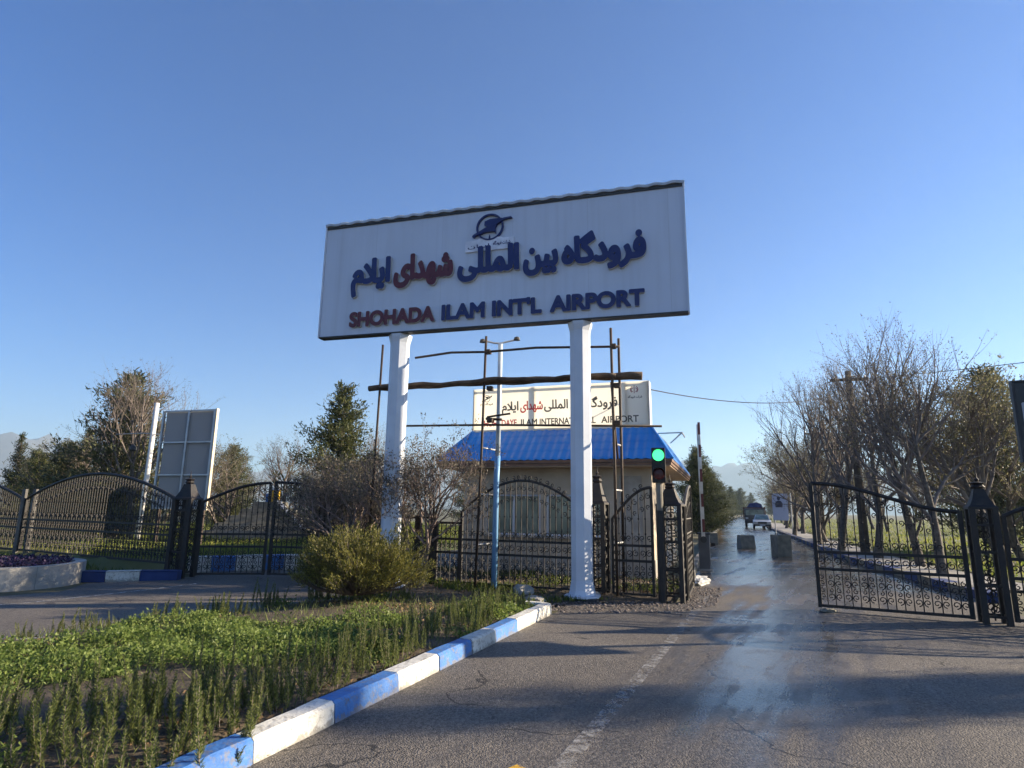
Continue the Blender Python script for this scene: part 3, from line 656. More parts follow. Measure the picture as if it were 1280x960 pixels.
for p, q_ in ((a1, b1), (a0, b0)):
    mb = MB(); mb.tube([p, q_], .04, 6); mb.build('ridge_cap', BROOF, roof)
mb = MB(); mb.tube([(.25, .9, 3.55), (-.05, 1.0, 3.3)], .02, 5); mb.tube([(.25, .9, 3.55), (-.5, 1, 3.55)], .018, 5); mb.tube([(.25, .9, 3.55), (.25, 1.9, 3.55)], .018, 5); mb.build('bracket', GALV, hs)

# light-box sign standing on the roof: thin translucent sheet, frame behind
HM = Matrix.Translation(HO) @ Matrix.Rotation(HRZ, 4, 'Z')
rs_ = thing('roof_sign', 'cream translucent banner sign with small black and red lettering on the blue roof', 'sign', HM @ Vector((0, .95, zr+.02)), HRZ)
FLEX = mat('flex_banner', (.90, .87, .79), .5, col2=(.94, .92, .85), scale=1, trans=.8)
lx0, lx1, lz0, lz1 = -5.44, -.55, .03, 1.20
mb = MB(); mb.box(lx0, lx1, 0, .006, lz0, lz1); mb.build('banner', FLEX, rs_)
mb = MB()
for x in (lx0, lx0+1.78, lx0+3.1, lx0+4.28, lx1-.06): mb.box(x, x+.06, .03, .09, lz0, lz1)
for z in (lz0, lz1-.05): mb.box(lx0, lx1, .1, .14, z, z+.05)
mb.build('frame', GALV, rs_)
for a_, b_ in ((lx1+.003, lx1+.02), (lx0-.02, lx0-.003)):
    mb = MB(); mb.box(a_, b_, 0, .42, lz0, lz1); mb.build('side_return', WHITE, rs_)
INKB = mat('ink_black', (.10, .10, .10), .6, trans=.3); INKR = mat('ink_red', (.62, .10, .10), .6, trans=.3)
Wd = lx1-lx0; X_ = lambda t: lx0+Wd*t
for body, a, b, m_ in (('فرودگاه', .655, .835, INKB), ('بین', .575, .64, INKB), ('المللی', .425, .562, INKB), ('شهدای', .285, .418, INKR), ('ایلام', .175, .275, INKB)):
    lettering('word', shape_fa(body), X_(a), X_(b), .56, .34, .009, .004, m_, m_, rs_, .009, -.001)
for body, a, b, m_ in (('SHOHADAYE', .05, .265, INKR), ('ILAM', .29, .385, INKB), ('INTERNATIONAL', .40, .715, INKB), ('AIRPORT', .745, .945, INKB)):
    lettering('word', body, X_(a), X_(b), .13, .245, .005, .004, m_, m_, rs_, .008, -.001)
mb = MB(); cx, cz = X_(.925), .98
for s_ in (-1, 1):
    disc_ring(mb, cx+s_*.005, cz, .085, .10, -.004, -.001, PI/2-s_*.5 if s_ > 0 else PI/2+.5, PI/2-s_*2.5 if s_ > 0 else PI/2+2.5, 14)
    disc_ring(mb, cx+s_*.03, cz-.01, .04, .055, -.004, -.001, -PI/2 if s_ > 0 else PI/2, PI/2 if s_ > 0 else PI*1.5, 10)
mb.box(cx-.008, cx+.008, -.004, -.001, cz-.1, cz+.11); mb.build('red_crest', mat('ink_dull_red', (.3, .06, .07), .6), rs_)
mb = MB(); cx2, cz2 = X_(.082), .92
disc_ring(mb, cx2, cz2, .085, .10, -.004, -.001); mb.prism_xz([(cx2-.16, cz2-.07), (cx2+.16, cz2+.09), (cx2+.15, cz2+.05), (cx2-.13, cz2-.1)], -.006, -.001); mb.prism_xz([(cx2-.06, cz2+.05), (cx2+.06, cz2+.06), (cx2+.0, cz2)], -.0055, -.001); mb.build('round_emblem', INKB, rs_)
lettering('small_lettering', shape_fa('شرکت فرودگاه'), cx-.17, cx+.2, .76, .08, .002, .003, INKB, INKB, rs_, .007, -.001)
lettering('small_lettering', shape_fa('فرودگاه ایلام'), cx2-.2, cx2+.18, .74, .08, .002, .003, INKB, INKB, rs_, .007, -.001)

# ------------------------------------------------------------------ wrought iron
def curl(mb, cx, cz, r, a0, turns, sgn, rad, n=11, y=0, p=3):
    pts = []
    for i in range(n):
        t = i/(n-1); rr = r*(1-.78*t); a = a0+sgn*2*PI*turns*t; pts.append((cx+rr*math.cos(a), y, cz+rr*math.sin(a)))
    mb.tube(pts, rad, p, cap=False)
def iron_panel(name, label, cat, p0, p1, top, z0=.08, group=None, thick=.028, crest=True, frame_ends=(True, True), rails=(.68, .96)):
    p0, p1 = Vector((*p0, 0)), Vector((*p1, 0)); d = p1-p0; Ln = d.length
    t = thing(name, label, cat, p0, math.atan2(d.y, d.x), group)
    n = 24; tp = [(Ln*i/n, 0, top(i/n)) for i in range(n+1)]
    mb = MB(); mb.tube(tp, thick, 6); mb.tube([(0, 0, z0), (Ln, 0, z0)], thick*.9, 4)
    for k, x in enumerate((0, Ln)):
        if frame_ends[k]: mb.tube([(x, 0, z0-.03), (x, 0, top(k)+.01)], thick*1.25, 4)
    mb.build('frame', IRON, t)
    mb = MB()
    for z in rails: mb.box(0, Ln, -.014, .014, z-.024, z+.024)
    mb.build('rail', IRON, t)
    nb = max(2, int(round(Ln/.125))); sp = Ln/nb; mb = MB()
    for i in range(1, nb):
        x = i*sp; zt_ = top(x/Ln); mb.tube([(x, 0, z0), (x, 0, zt_)], .0115, 4, cap=False)
        for z in (rails[1]+.22, rails[1]+.5):
            if z < zt_-.1: mb.tube([(x, 0, z-.025), (x, 0, z), (x, 0, z+.025)], [.008, .02, .008], 5, cap=False)
    rad = .0105
    lz_ = rails[0]-z0
    for i in range(nb):
        xc = (i+.5)*sp; r = sp*.42
        for zc in (z0+lz_*.26, z0+lz_*.62):
            curl(mb, xc, zc, r*1.15, -PI/2, 1.2, 1 if i % 2 else -1, rad); curl(mb, xc, zc+r*1.9, r*.8, PI/2, 1.1, -1 if i % 2 else 1, rad)
        curl(mb, xc, (rails[0]+rails[1])/2, r*1.2, PI/2*(1 if i % 2 else -1), 1.3, 1, rad)
        zt_ = top((i+.5)/nb)
        curl(mb, xc, rails[1]+.14, r*1.1, -PI/2, 1.2, 1 if i % 2 else -1, rad)
        if zt_-rails[1] > .75: curl(mb, xc, zt_-.16, r*1.1, PI/2, 1.2, 1 if i % 2 else -1, rad); curl(mb, xc, zt_-.36, r*.9, -PI/2, 1.1, -1 if i % 2 else 1, rad)
        if crest and .12 < (i+.5)/nb < .88 : curl(mb, xc, zt_+.07, r*.9, -PI/2, 1.2, 1 if i % 2 else -1, rad)
    mb.build('scroll_infill', IRON, t)
    return t
def arch(lo, hi): return lambda t: lo+(hi-lo)*math.sin(PI*t)**.9 if 0 < t < 1 else lo
def rise(lo, hi): return lambda t: lo+(hi-lo)*math.sin(PI/2*t)**1.0
def fall(hi, lo): return lambda t: lo+(hi-lo)*math.cos(PI/2*t)**.9 if t < 1 else lo
def swoop(hi, lo): return lambda t: lo+(hi-lo)*(.5+.5*math.cos(PI*min(1, t*1.02)))**.85
def pillar(label, p, wd, h, cap, rz, lean=0, group='lantern topped iron gate pillars'):
    t = thing('gate_pillar', label, 'pillar', (*p, 0), rz, group); a = wd/2
    for sx in (-1, 1):
        for sy in (-1, 1):
            q_ = .04; mb = MB(); mb.box(sx*a-q_, sx*a+q_, sy*a-q_, sy*a+q_, 0, h); mb.build('corner_post', IRON, t)
    mb = MB()
    for z in (.12, h*.33, h*.62, h*.86):
        for s_ in (-1, 1): mb.box(-a+.04, a-.04, s_*a-.012, s_*a+.012, z-.018, z+.018); mb.box(s_*a-.012, s_*a+.012, -a+.04, a-.04, z-.018, z+.018)
    mb.build('cross_rail', IRON, t)
    mb = MB(); k = 7
    for i in range(k):
        z = .22+(h-.4)*i/(k-1)
        for s_ in (-1, 1):
            curl(mb, 0, z, a*.55, -PI/2, 1.3, s_, .011, y=s_*a); curl(mb, 0, z+.1, a*.4, PI/2, 1.2, -s_, .010, y=s_*a)
    b = len(mb.v)
    m2 = MB(); m2.v = [(y_, x_, z_) for x_, y_, z_ in mb.v]; m2.f = list(mb.f); m2.m = list(mb.m); mb.add(m2.v, m2.f)
    mb.tube([(0, 0, .05), (0, 0, h)], .012, 5); mb.build('scroll_infill', IRON, t)
    mb = MB(); r2 = math.sqrt(2); e = a+.045
    mb.lathe([(e*r2, h), (e*r2, h+.035), (e*r2*.80, h+.07), (e*r2*.58, h+cap*.30), (e*r2*.42, h+cap*.50), (e*r2*.36, h+cap*.58)], 4, (0, 0), PI/4)
    c_ = mb.build('roof_cap', IRON, t)
    mb = MB(); mb.lathe([(.07, h+cap*.58), (.10, h+cap*.64), (.075, h+cap*.70), (.11, h+cap*.76), (.03, h+cap*.80)], 8); mb.lathe([(.014, h+cap*.78), (.035, h+cap*.86), (.012, h+cap*.9), (.004, h+cap*1.08)], 6); mb.build('finial', IRON, c_)
    return t
RZF = math.atan2(-.43, .9)
pillar('lantern topped iron pillar between the long left fence and the driveway gate', (-7.45, 14.5), .38, 1.72, .62, -.1)
pillar('slim iron pillar with lantern cap standing right behind the right sign leg', (1.72, 12.37), .30, 1.72, .72, RZF)
pillar('iron pillar with lantern cap beside the traffic light at the left of the road gate', (3.0, 11.75), .38, 1.70, .55, RZF)
pillar('iron lantern pillar holding the open road gate on the right, nearest of the pillars', (7.36, 9.82), .29, 1.70, .54, RZF)
iron_panel('gate_leaf', 'black scrolled road gate leaf standing open on the right side of the road', 'gate', (5.28, 10.97), (7.1, 9.93), swoop(2.12, 1.66), group='wrought iron gate leaves', crest=False, thick=.036)
iron_panel('gate_leaf', 'road gate leaf swung inward and seen edge on beside the traffic light', 'gate', (3.28, 11.85), (3.98, 13.9), rise(1.7, 2.15), group='wrought iron gate leaves', crest=False, thick=.036)
iron_panel('gate_leaf', 'narrow half arched iron wicket between the slim pillar and the traffic light', 'gate', (1.98, 12.22), (2.68, 11.92), rise(1.45, 2.05), group='wrought iron gate leaves', crest=True)
iron_panel('gate_leaf', 'left leaf of the closed driveway gate ending in a thick black post', 'gate', (-7.12, 14.55), (-5.68, 14.8), rise(1.68, 2.14), group='wrought iron gate leaves', crest=False, thick=.036)
iron_panel('gate_leaf', 'right leaf of the driveway gate partly hidden by the juniper bush', 'gate', (-5.55, 14.8), (-3.3, 14.45), fall(2.16, 1.7), group='wrought iron gate leaves', crest=True, thick=.036)
iron_panel('iron_fence', 'low iron fence panel behind the bare shrubs left of the gatehouse', 'fence', (-3.2, 14.4), (-1.75, 13.98), lambda t: 1.4, group='ornate black iron fence panels')
iron_panel('iron_fence', 'short iron fence panel beside the double post left of the gatehouse', 'fence', (-1.6, 13.9), (-1.08, 13.64), lambda t: 1.3, group='ornate black iron fence panels', crest=False)
iron_panel('iron_fence', 'arched iron fence panel in front of the gatehouse windows', 'fence', (-1.04, 13.62), (1.5, 12.5), arch(1.55, 2.2), group='ornate black iron fence panels')
iron_panel('iron_fence', 'arched iron fence panel left of the driveway gate in front of the pale pole', 'fence', (-14.0, 18.2), (-7.75, 14.6), arch(1.72, 2.38), z0=.3, group='ornate black iron fence panels', crest=False, thick=.04, rails=(.92, 1.15))
iron_panel('iron_fence', 'far left iron fence panel cut by the edge of the picture', 'fence', (-20.5, 21.6), (-14.2, 18.3), arch(1.72, 2.3), z0=.3, group='ornate black iron fence panels', crest=False, thick=.04, rails=(.92, 1.15))
iron_panel('iron_fence', 'iron fence panel right of the right gate pillar at the picture edge', 'fence', (7.6, 9.7), (10.6, 8.4), arch(1.6, 2.0), group='ornate black iron fence panels', crest=False, thick=.034)
def posts(label, ps, h, r):
    t = thing('fence_post', label, 'post', (*ps[0], 0), 0)
    for x, y in ps: 
        mb = MB(); mb.box(x-ps[0][0]-r, x-ps[0][0]+r, y-ps[0][1]-r, y-ps[0][1]+r, 0, h); mb.build('post', IRON if h < 1.9 else mat('dull_post', (.10, .095, .09), .7, var=.3), t, bevel=.008)
posts('pair of plain posts joining the two long left fence panels', [(-14.1, 18.2), (-13.72, 18.1)], 2.0, .05)
posts('pair of dark posts between the bare shrubs and the gatehouse', [(-1.68, 13.95), (-2.05, 14.05)], 1.45, .06)

# ------------------------------------------------------------------ traffic light
tl = thing('traffic_light', 'two lamp traffic light showing green on its post in front of the gatehouse corner', 'traffic light', (2.74, 11.5, 0), RZF*.5)
mb = MB(); mb.lathe([(.06, 0), (.06, 1.62)], 10); mb.build('post', IRON, tl, smooth=False)
mb = MB(); mb.lathe([(.06, 1.62), (.06, 2.12)], 10); mb.build('upper_post', mat('cream_paint', (.17, .15, .12), .6), tl)
mb = MB(); mb.box(-.125, .125, -.1, .1, 2.12, 2.76); hb = mb.build('housing', IRON, tl, bevel=.02)
EM = bpy.data.materials.new('green_lamp'); EM.use_nodes = True; b_ = EM.node_tree.nodes['Principled BSDF']; b_.inputs['Base Color'].default_value = (.02, .5, .2, 1); b_.inputs['Emission Color'].default_value = (.05, .8, .22, 1); b_.inputs['Emission Strength'].default_value = .8; b_.inputs['Roughness'].default_value = .25
RL = mat('red_lens', (.10, .01, .012), .3)
for z, m_ in ((2.62, EM), (2.28, RL)):
    mb = MB(); mb.lathe([(.105, 0), (.105, .012), (.08, .03), (.0, .04)], 20); ln_ = mb.build('lens', m_, tl); ln_.rotation_euler = (PI/2, 0, 0); ln_.location = (0, -.1, z)
    mb = MB(); disc_ring(mb, 0, z, .108, .118, -.24, -.1, -.2, PI+.2, 16); mb.build('visor', IRON, tl)

# ------------------------------------------------------------------ street lamp (pale blue post with a two armed top)
PB = mat('pale_blue_paint', (.12, .30, .55), .5, col2=(.2, .38, .6), scale=3)
la = thing('street_lamp', 'thin pale blue lamp post with a small two armed head in front of the gatehouse', 'street lamp', (-.31, 13.05, 0), SRZ)
rod('post', [(0, 0, 0), (.01, 0, 2.2), (.03, 0, 2.7)], .062, PB, la, 10); rod('upper_post', [(.03, 0, 2.7), (.05, 0, 5.16)], .05, mat('pale_grey_blue', (.42, .5, .58), .5), la, 8)
mb = MB(); mb.tube([(-.3, 0, 5.24), (-.1, 0, 5.18), (.05, 0, 5.16), (.2, 0, 5.19), (.4, 0, 5.22)], .02, 5); ar_ = mb.build('arm', GALV, la)
for x in (-.36, .42):
    mb = MB(); mb.lathe([(.03, 5.2), (.075, 5.21), (.06, 5.27), (.02, 5.29)], 10, (x, 0)); mb.build('lamp_head', DARK, la)

# ------------------------------------------------------------------ barrier
br = thing('barrier_gate', 'raised white and red barrier arm on a dark cabinet beside the road', 'barrier', (5.5, 17.97, 0), -.34)
mb = MB(); mb.box(-.15, .15, -.17, .17, .05, .98); mb.build('cabinet', mat('cabinet_grey', (.07, .075, .085), .45, var=.2), br, bevel=.015)
mb = MB(); mb.box(-.18, .18, -.2, .2, .98, 1.03); mb.build('cabinet_lid', DARK, br, bevel=.01)
mb = MB(); mb.box(-.2, .2, -.22, .22, -.02, .05); mb.build('foot_plate', CONC, br)
mb = MB(); mb.box(-.055, .045, -.225, -.175, .8, 4.1); arm = mb.build('arm', mat('dull_cream', (.58, .56, .50), .6), br)
RB = mat('band_red', (.12, .02, .02), .5)
for z in (1.05, 1.75, 2.45, 3.15, 3.8):
    mb = MB(); mb.box(-.02, .0475, -.228, -.20, z, z+.36); mb.build('red_band', RB, arm)
mb = MB(); mb.tube([(0, -.24, .85), (0, -.1, .85)], .09, 12); mb.build('hub', DARK, br)

# ------------------------------------------------------------------ concrete blocks on the road
for lab, p, w_, h_, rz, kind in (('square concrete block at the right of the wet road, largest of the three', (10.25, 24.0), .56, .80, .12, 0), ('low chamfered concrete block in the middle of the wet road', (10.75, 28.9), .66, .60, .05, 1), ('dark concrete block behind the barrier arm at the left of the road', (9.95, 31.6), .66, .60, .1, 2)):
    b = thing('concrete_block', lab, 'block', (*p, 0), rz, 'concrete blocks set out on the road'); mb = MB()
    if kind == 0: mb.box(-w_/2, w_/2, -.25, .25, 0, h_)
    else: mb.prism_yz([(-.28, 0), (.28, 0), (.28, .12), (.17, h_), (-.17, h_), (-.28, .12)], -w_/2, w_/2) if kind == 1 else mb.prism_yz([(-.28, .1), (.28, .1), (.24, h_), (-.24, h_)], -w_/2, w_/2)
    mb.build('body', DCONC, b, bevel=.02); mb = MB()
    if kind == 2:
        for s_ in (-1, 1):
            mb = MB(); mb.box(s_*w_*.36-.09, s_*w_*.36+.09, -.27, .27, 0, .098); mb.build('foot', DCONC, b)
    else:
        for s_ in (-1, 1):
            mb = MB(); mb.tube([(s_*.15-.05, 0, h_-.01), (s_*.15-.04, 0, h_+.04), (s_*.15+.04, 0, h_+.04), (s_*.15+.05, 0, h_-.01)], .01, 5); mb.build('lifting_loop', RUST, b)

# ------------------------------------------------------------------ things beyond the left fence
bb = thing('billboard', 'back of a tall grey corrugated billboard framed in six fields beside the pale pole', 'billboard', (-11, 21, 0), SRZ)
CORR = bpy.data.materials.new('corrugated_sheet'); CORR.use_nodes = True; N, L = nt(CORR); b_ = N['Principled BSDF']; b_.inputs['Base Color'].default_value = (.33, .34, .36, 1); b_.inputs['Roughness'].default_value = .5; b_.inputs['Metallic'].default_value = .2
mb = MB(); n = 88
vs = []
for i in range(n+1):
    x = -1.05+2.12*i/n; y = .03*math.sin(2*PI*i/4)
    vs += [(x, y, 1.5), (x, y, 4.78)]
mb.add(vs, [(2*i, 2*i+2, 2*i+3, 2*i+1) for i in range(n)]); mb.build('sheet', CORR, bb)
mb = MB()
for x in (-1.08, .0, 1.06): mb.box(x-.035, x+.035, -.13, -.06, 1.45, 4.8)
for z in (1.5, 2.6, 3.7, 4.78): mb.box(-1.1, 1.1, -.1, -.045, z-.025, z+.025)
mb.build('frame', GALV, bb)
mb = MB(); mb.box(1.096, 1.14, -.12, -.02, 1.45, 4.82); mb.build('sunlit_side', mat('sunlit_side_cream', (.55, .48, .36), .6), bb)  # right side of the board, sunlight put into its cream colour
for x in (-.9, .9):
    mb = MB(); mb.box(x-.05, x+.05, -.04, .06, 0, 1.5); mb.build('leg', RUST, bb)
wp = thing('lamp_pole', 'plain white pole with a thin bracket leaning beside the corrugated billboard', 'pole', (-12.9, 21.96, .1), 0)
PEEL = mat('peeling_white', (.55, .53, .5), .7, col2=(.8, .79, .76), scale=7, bump=.3)
rod('post', [(0, 0, 0), (.08, 0, 2.5), (.1, 0, 5.1)], .085, PEEL, wp, 8)
rod('bracket', [(-1.2, 0, 3.95), (-.3, 0, 4.0), (.1, 0, 3.98), (1.2, -.3, 3.9)], .02, GALV, wp)
mb = MB(); mb.lathe([(.05, 3.35), (.13, 3.4), (.12, 3.5), (.03, 3.6)], 8, (-.55, 0)); mb.tube([(-.55, 0, 3.6), (-.55, 0, 3.98)], .012, 4); mb.build('hanging_lamp', DARK, wp)
py_ = thing('stone_pyramid', 'low dark grey stepped pyramid mound with a sunlit right side on the left lawn', 'mound', (-10.1, 26.5, .1), .1)
mb = MB()
for k in range(6): s_ = 2.5*(1-k/6.6); mb.lathe([(s_*1.414, k*.28), (s_*1.30, (k+1)*.28)], 4, (0, 0), PI/4)
mb.build('steps', DCONC, py_)
mb = MB(); mb.prism([(2.3, -.18), (2.3, .18), (.3, .18), (.3, -.18)], 0, .001); mb = MB(); mb.tube([(2.45, -2.4, .12), (.34, -.34, 1.74)], .09, 4); mb.build('sunlit_edge', WHITE, py_)  # white strip painted in for the sunlit right face of the pyramid
yb_ = thing('yellow_box', 'small yellow and white box standing at the top of the grey pyramid', 'box', (-9.95, 26.4, 1.72), .1)
mb = MB(); mb.box(-.12, .22, -.15, .15, 0, .55); mb.build('body', mat('yellow_paint', (.65, .38, .01), .5), yb_); mb = MB(); mb.box(-.2, .24, -.18, .18, .552, .66); mb.build('lid', WHITE, yb_); mb = MB(); mb.box(-.32, -.122, -.1, .1, .05, .4); mb.build('blue_side', BLUE_K, yb_)
lw = MB(); lw.box(-40, 6, -.12, .12, 0, 1.25)
lwo = lw.build('boundary_wall', mat('cream_wall', (.42, .37, .28), .9, col2=(.55, .49, .38), scale=1.2)); lwo.location = (-22, 47, 0); lwo.rotation_euler = (0, 0, -.1); tag(lwo, 'low cream boundary wall far behind the left trees', 'wall')
# round planter
pl = thing('planter', 'round low concrete planter wall at the left edge of the driveway', 'planter', (-10.45, 13.1, 0), .3)
mb = MB(); n = 40
for i in range(n):
    t0, t1 = 2*PI*i/n, 2*PI*(i+1)/n
    mb.prism([(r*math.cos(t), r*math.sin(t)) for r, t in ((1.5, t0+.004*(i % 5 == 0)), (1.5, t1), (1.3, t1), (1.3, t0+.004*(i % 5 == 0)))], -.05, .40)
mb.build('wall', mat('pale_concrete', (.22, .21, .19), .9, col2=(.40, .38, .35), scale=1.8, bump=.4, bscale=25), pl)
mb = MB(); mb.lathe([(1.29, .1), (1.29, .33), (.01, .36)], 24); mb.build('soil', SOIL, pl)
PUR = leafmat('purple_leaf', (.02, .015, .03), (.10, .06, .13), .3)
n = 2200; a = RNG.uniform(0, 2*PI, n); r = 1.25*np.sqrt(RNG.uniform(0, 1, n)); c = np.column_stack([r*np.cos(a), r*np.sin(a), RNG.uniform(.34, .48, n)])
V, Q = leaf_arrays(c, np.column_stack([RNG.normal(0, 1, (n, 2)), RNG.uniform(.2, 1.2, n)]), .06, .045); o = np_mesh('purple_plants', V, Q, PUR, pl); o['kind'] = 'stuff'

# ------------------------------------------------------------------ right edge: dark sign, far things on the road
ds = thing('dark_sign', 'black framed sign board with a pale letter cut by the right edge of the picture', 'sign', (8.13, 9.15, 0), -.45)
mb = MB(); mb.box(-.42, .75, -.05, .05, 2.42, 3.62); mb.build('board', mat('black_gloss', (.012, .012, .016), .3), ds, bevel=.01)
mb = MB(); mb.box(-.45, -.421, -.07, .06, 2.4, 3.65); mb.box(-.42, .75, -.07, .06, 3.621, 3.65); mb.build('rim', DARK, ds)
mb = MB(); mb.box(.1, .2, -.02, .04, 0, 2.42); mb.build('post', DARK, ds)
lettering('pale_letters', 'E', -.36, -.08, 3.0, .42, .02, .004, mat('pale_ink', (.35, .36, .4), .5), DARK, ds, .012, -.051, True)
po = thing('poster_sign', 'tall pale blue portrait poster on two grey posts right of the far road', 'poster', (21.1, 48.9, 0), -.35)
mb = MB(); mb.box(-.62, .50, -.03, .03, 1.05, 3.1); mb.build('board', mat('poster_blue', (.42, .47, .60), .5, col2=(.52, .56, .68), scale=.6), po)
mb = MB(); INK = mat('poster_ink', (.05, .055, .09), .6)
mb.prism_xz([(-.40, 2.05), (.1, 2.05), (.12, 2.35), (.02, 2.52), (-.08, 2.56), (-.22, 2.56), (-.36, 2.48), (-.42, 2.3)], -.036, -.031)
mb.lathe([(.0, 0), (.13, 0)], 3) if False else None
mb.prism_xz([(-.15+.12*math.cos(t*PI/6), 2.74+.16*math.sin(t*PI/6)) for t in range(12)], -.037, -.031)
mb.build('portrait', INK, po)
for x in (-.5, .72):
    mb = MB(); mb.tube([(x, .06, 0), (x, .06, 3.15)], .05, 8); mb.build('post', GALV, po)
mb = MB(); mb.box(.505, .72, .02, .06, 2.9, 2.96); mb.build('strut', GALV, po)
CARW = mat('car_white', (.62, .62, .61), .25, var=.05); TYRE = mat('tyre', (.015, .015, .016), .8); LAMPM = mat('lamp_glass', (.5, .5, .48), .12)
def wheel(parent, x, y, r, wd):
    m_ = MB(); m_.lathe([(r*.6, -wd/2), (r, -wd/2+.03), (r, wd/2-.03), (r*.6, wd/2)], 20); t = m_.build('wheel', TYRE, parent); t.rotation_euler = (0, PI/2, 0); t.location = (x, y, r)
    m_ = MB(); m_.lathe([(r*.58, -wd/2-.005), (r*.5, wd/2+.01)], 14); m_.build('rim', GALV, t)
car = thing('parked_car', 'white car facing the gate on the wet road in front of the truck', 'car', (25.7, 64.4, 0), -.36)
mb = MB()
prof = [(-2.15, .35), (-2.2, .55), (-2.1, .78), (-1.1, .92), (2.05, .95), (2.15, .7), (2.1, .35)]
mb.prism_yz(prof, -.84, .84); mb.build('body', CARW, car, bevel=.04)
mb = MB(); mb.add([(-.74, -1.05, .93), (.74, -1.05, .93), (.74, 1.6, .95), (-.74, 1.6, .95), (-.58, -.35, 1.42), (.58, -.35, 1.42), (.58, 1.0, 1.42), (-.58, 1.0, 1.42)], [(4, 5, 6, 7), (0, 1, 5, 4), (1, 2, 6, 5), (2, 3, 7, 6), (3, 0, 4, 7)]); mb.build('cabin', CARW, car, bevel=.02)
mb = MB(); mb.add([(-.64, -1.02, .985), (.64, -1.02, .985), (.53, -.42, 1.385), (-.53, -.42, 1.385)], [(0, 1, 2, 3)]); mb.add([(s*.745, y, z) if z < 1.1 else (s*.625, y, z) for s in (1,) for y, z in ((-.85, .99), (1.35, 1.0), (.9, 1.36), (-.3, 1.36))], [(0, 1, 2, 3)]); mb.add([(-.745, -.85, .99), (-.745, 1.35, 1.0), (-.625, .9, 1.36), (-.625, -.3, 1.36)], [(3, 2, 1, 0)]); o = mb.build('windscreen', GLASS, car); o.location = (0, -.03, .015)
for s_ in (-1, 1):
    mb = MB(); mb.box(s_*.62-.17, s_*.62+.17, -2.235, -2.15, .58, .76); mb.build('headlight', LAMPM, car, bevel=.02)
    mb = MB(); mb.box(s_*.86-.06, s_*.86+.06, -.85, -.75, .95, 1.07); mb.build('mirror', DARK, car, bevel=.015)
mb = MB(); mb.box(-.42, .42, -2.24, -2.17, .56, .74); mb.build('grille', DARK, car); mb = MB(); mb.box(-.82, .82, -2.27, -2.1, .32, .5); mb.build('bumper', DARK, car, bevel=.03)
mb = MB(); mb.box(-.25, .25, -2.285, -2.272, .37, .48); mb.build('number_plate', WHITE, car)
for x in (-.76, .76):
    for y in (-1.35, 1.3): wheel(car, x, y, .31, .2)
tr = thing('parked_truck', 'dark stake bed truck with blue cab top standing behind the white car', 'truck', (27.4, 70.6, 0), -.36)
mb = MB(); mb.box(-1.05, 1.05, -2.9, -1.3, .75, 2.05); cab = mb.build('cab', mat('truck_grey', (.08, .075, .075), .5), tr, bevel=.1)
mb = MB(); mb.box(-.9, .9, -2.915, -2.9, 1.35, 1.9); mb.build('windscreen', GLASS, tr)
mb = MB(); mb.box(-1.1, 1.1, -1.2, 3.2, .85, 1.0)
for s_ in (-1, 1):
    for z in (1.2, 1.5, 1.8, 2.1): mb.box(s_*1.1-.02, s_*1.1+.02, -1.2, 3.2, z-.1, z+.1)
    for y in (-1.1, 0, 1.1, 2.2, 3.1): mb.box(s_*1.145-.03, s_*1.145+.024, y-.04, y+.04, .85, 2.3)
for z in (1.2, 1.5, 1.8, 2.1): mb.box(-1.08, 1.08, -1.2, -1.16, z-.1, z+.1)
mb.build('stake_bed', mat('rusty_brown', (.13, .06, .04), .8), tr)
mb = MB(); mb.prism_xz([(-.85, 2.06), (.9, 2.06), (.8, 2.55), (.3, 2.75), (-.5, 2.6)], -1.1, 2.8); mb.build('blue_tarpaulin', mat('tarp_blue', (.04, .05, .16), .6), tr, bevel=.05)
mb = MB(); mb.box(-1.05, 1.05, -3.0, -2.85, .5, .8); mb.build('bumper', DARK, tr, bevel=.03)
for s_ in (-1, 1):
    mb = MB(); mb.box(s_*.8-.14, s_*.8+.14, -2.93, -2.9, .95, 1.12); mb.build('headlight', LAMPM, tr)
    for y in (-2.1, 2.0): wheel(tr, s_*.9, y, .42, .26)

# utility poles and wires
UP = mat('pole_wood', (.06, .045, .035), .9, col2=(.11, .085, .065), scale=5)
def upole(label, p, h, r, rz):
    t = thing('utility_pole', label, 'pole', (*p, 0), rz, 'wooden utility poles right of the road')
    rod('post', [(0, 0, 0), (0, 0, h)], [r*1.2, r*.8], UP, t, 10)
    mb = MB(); mb.box(-.75, .75, -.06, .06, h-.45, h-.33); mb.build('crossarm', UP, t)
    mb = MB()
    for x in (-.65, 0.2, .65): mb.lathe([(.03, h-.33), (.05, h-.28), (.02, h-.2)], 6, (x, 0))
    mb.build('insulators', GALV, t)
upole('wooden utility pole among the bare trees, taller looking of the two', (15.1, 27), 7.9, .16, -.3)
upole('distant wooden utility pole with crossarm rising above the far right trees', (22.3, 45), 7.75, .15, -.3)
def cable(label, a, b, sag, r):
    a, b = Vector(a), Vector(b); pts = [a+(b-a)*(i/20)-Vector((0, 0, sag*4*(i/20)*(1-i/20))) for i in range(21)]
    mb = MB(); mb.tube(pts, r, 5); o = mb.build('cable', mat('cable_black', (.012, .012, .013), .6)); tag(o, label, 'cable')
rsr = HM @ Vector((-.5, 1.1, 4.72))
cable('black overhead cable running from the roof sign to the wooden pole on the right', rsr, (15.1, 27, 7.0), .45, .014)
cable('overhead cable from the wooden pole toward the right edge of the picture', (15.1, 26.95, 7.5), (24, 14, 7.1), .25, .014)
cable('overhead cable between the two wooden utility poles', (15.3, 27.1, 7.52), (22.3, 45, 7.35), .35, .012)

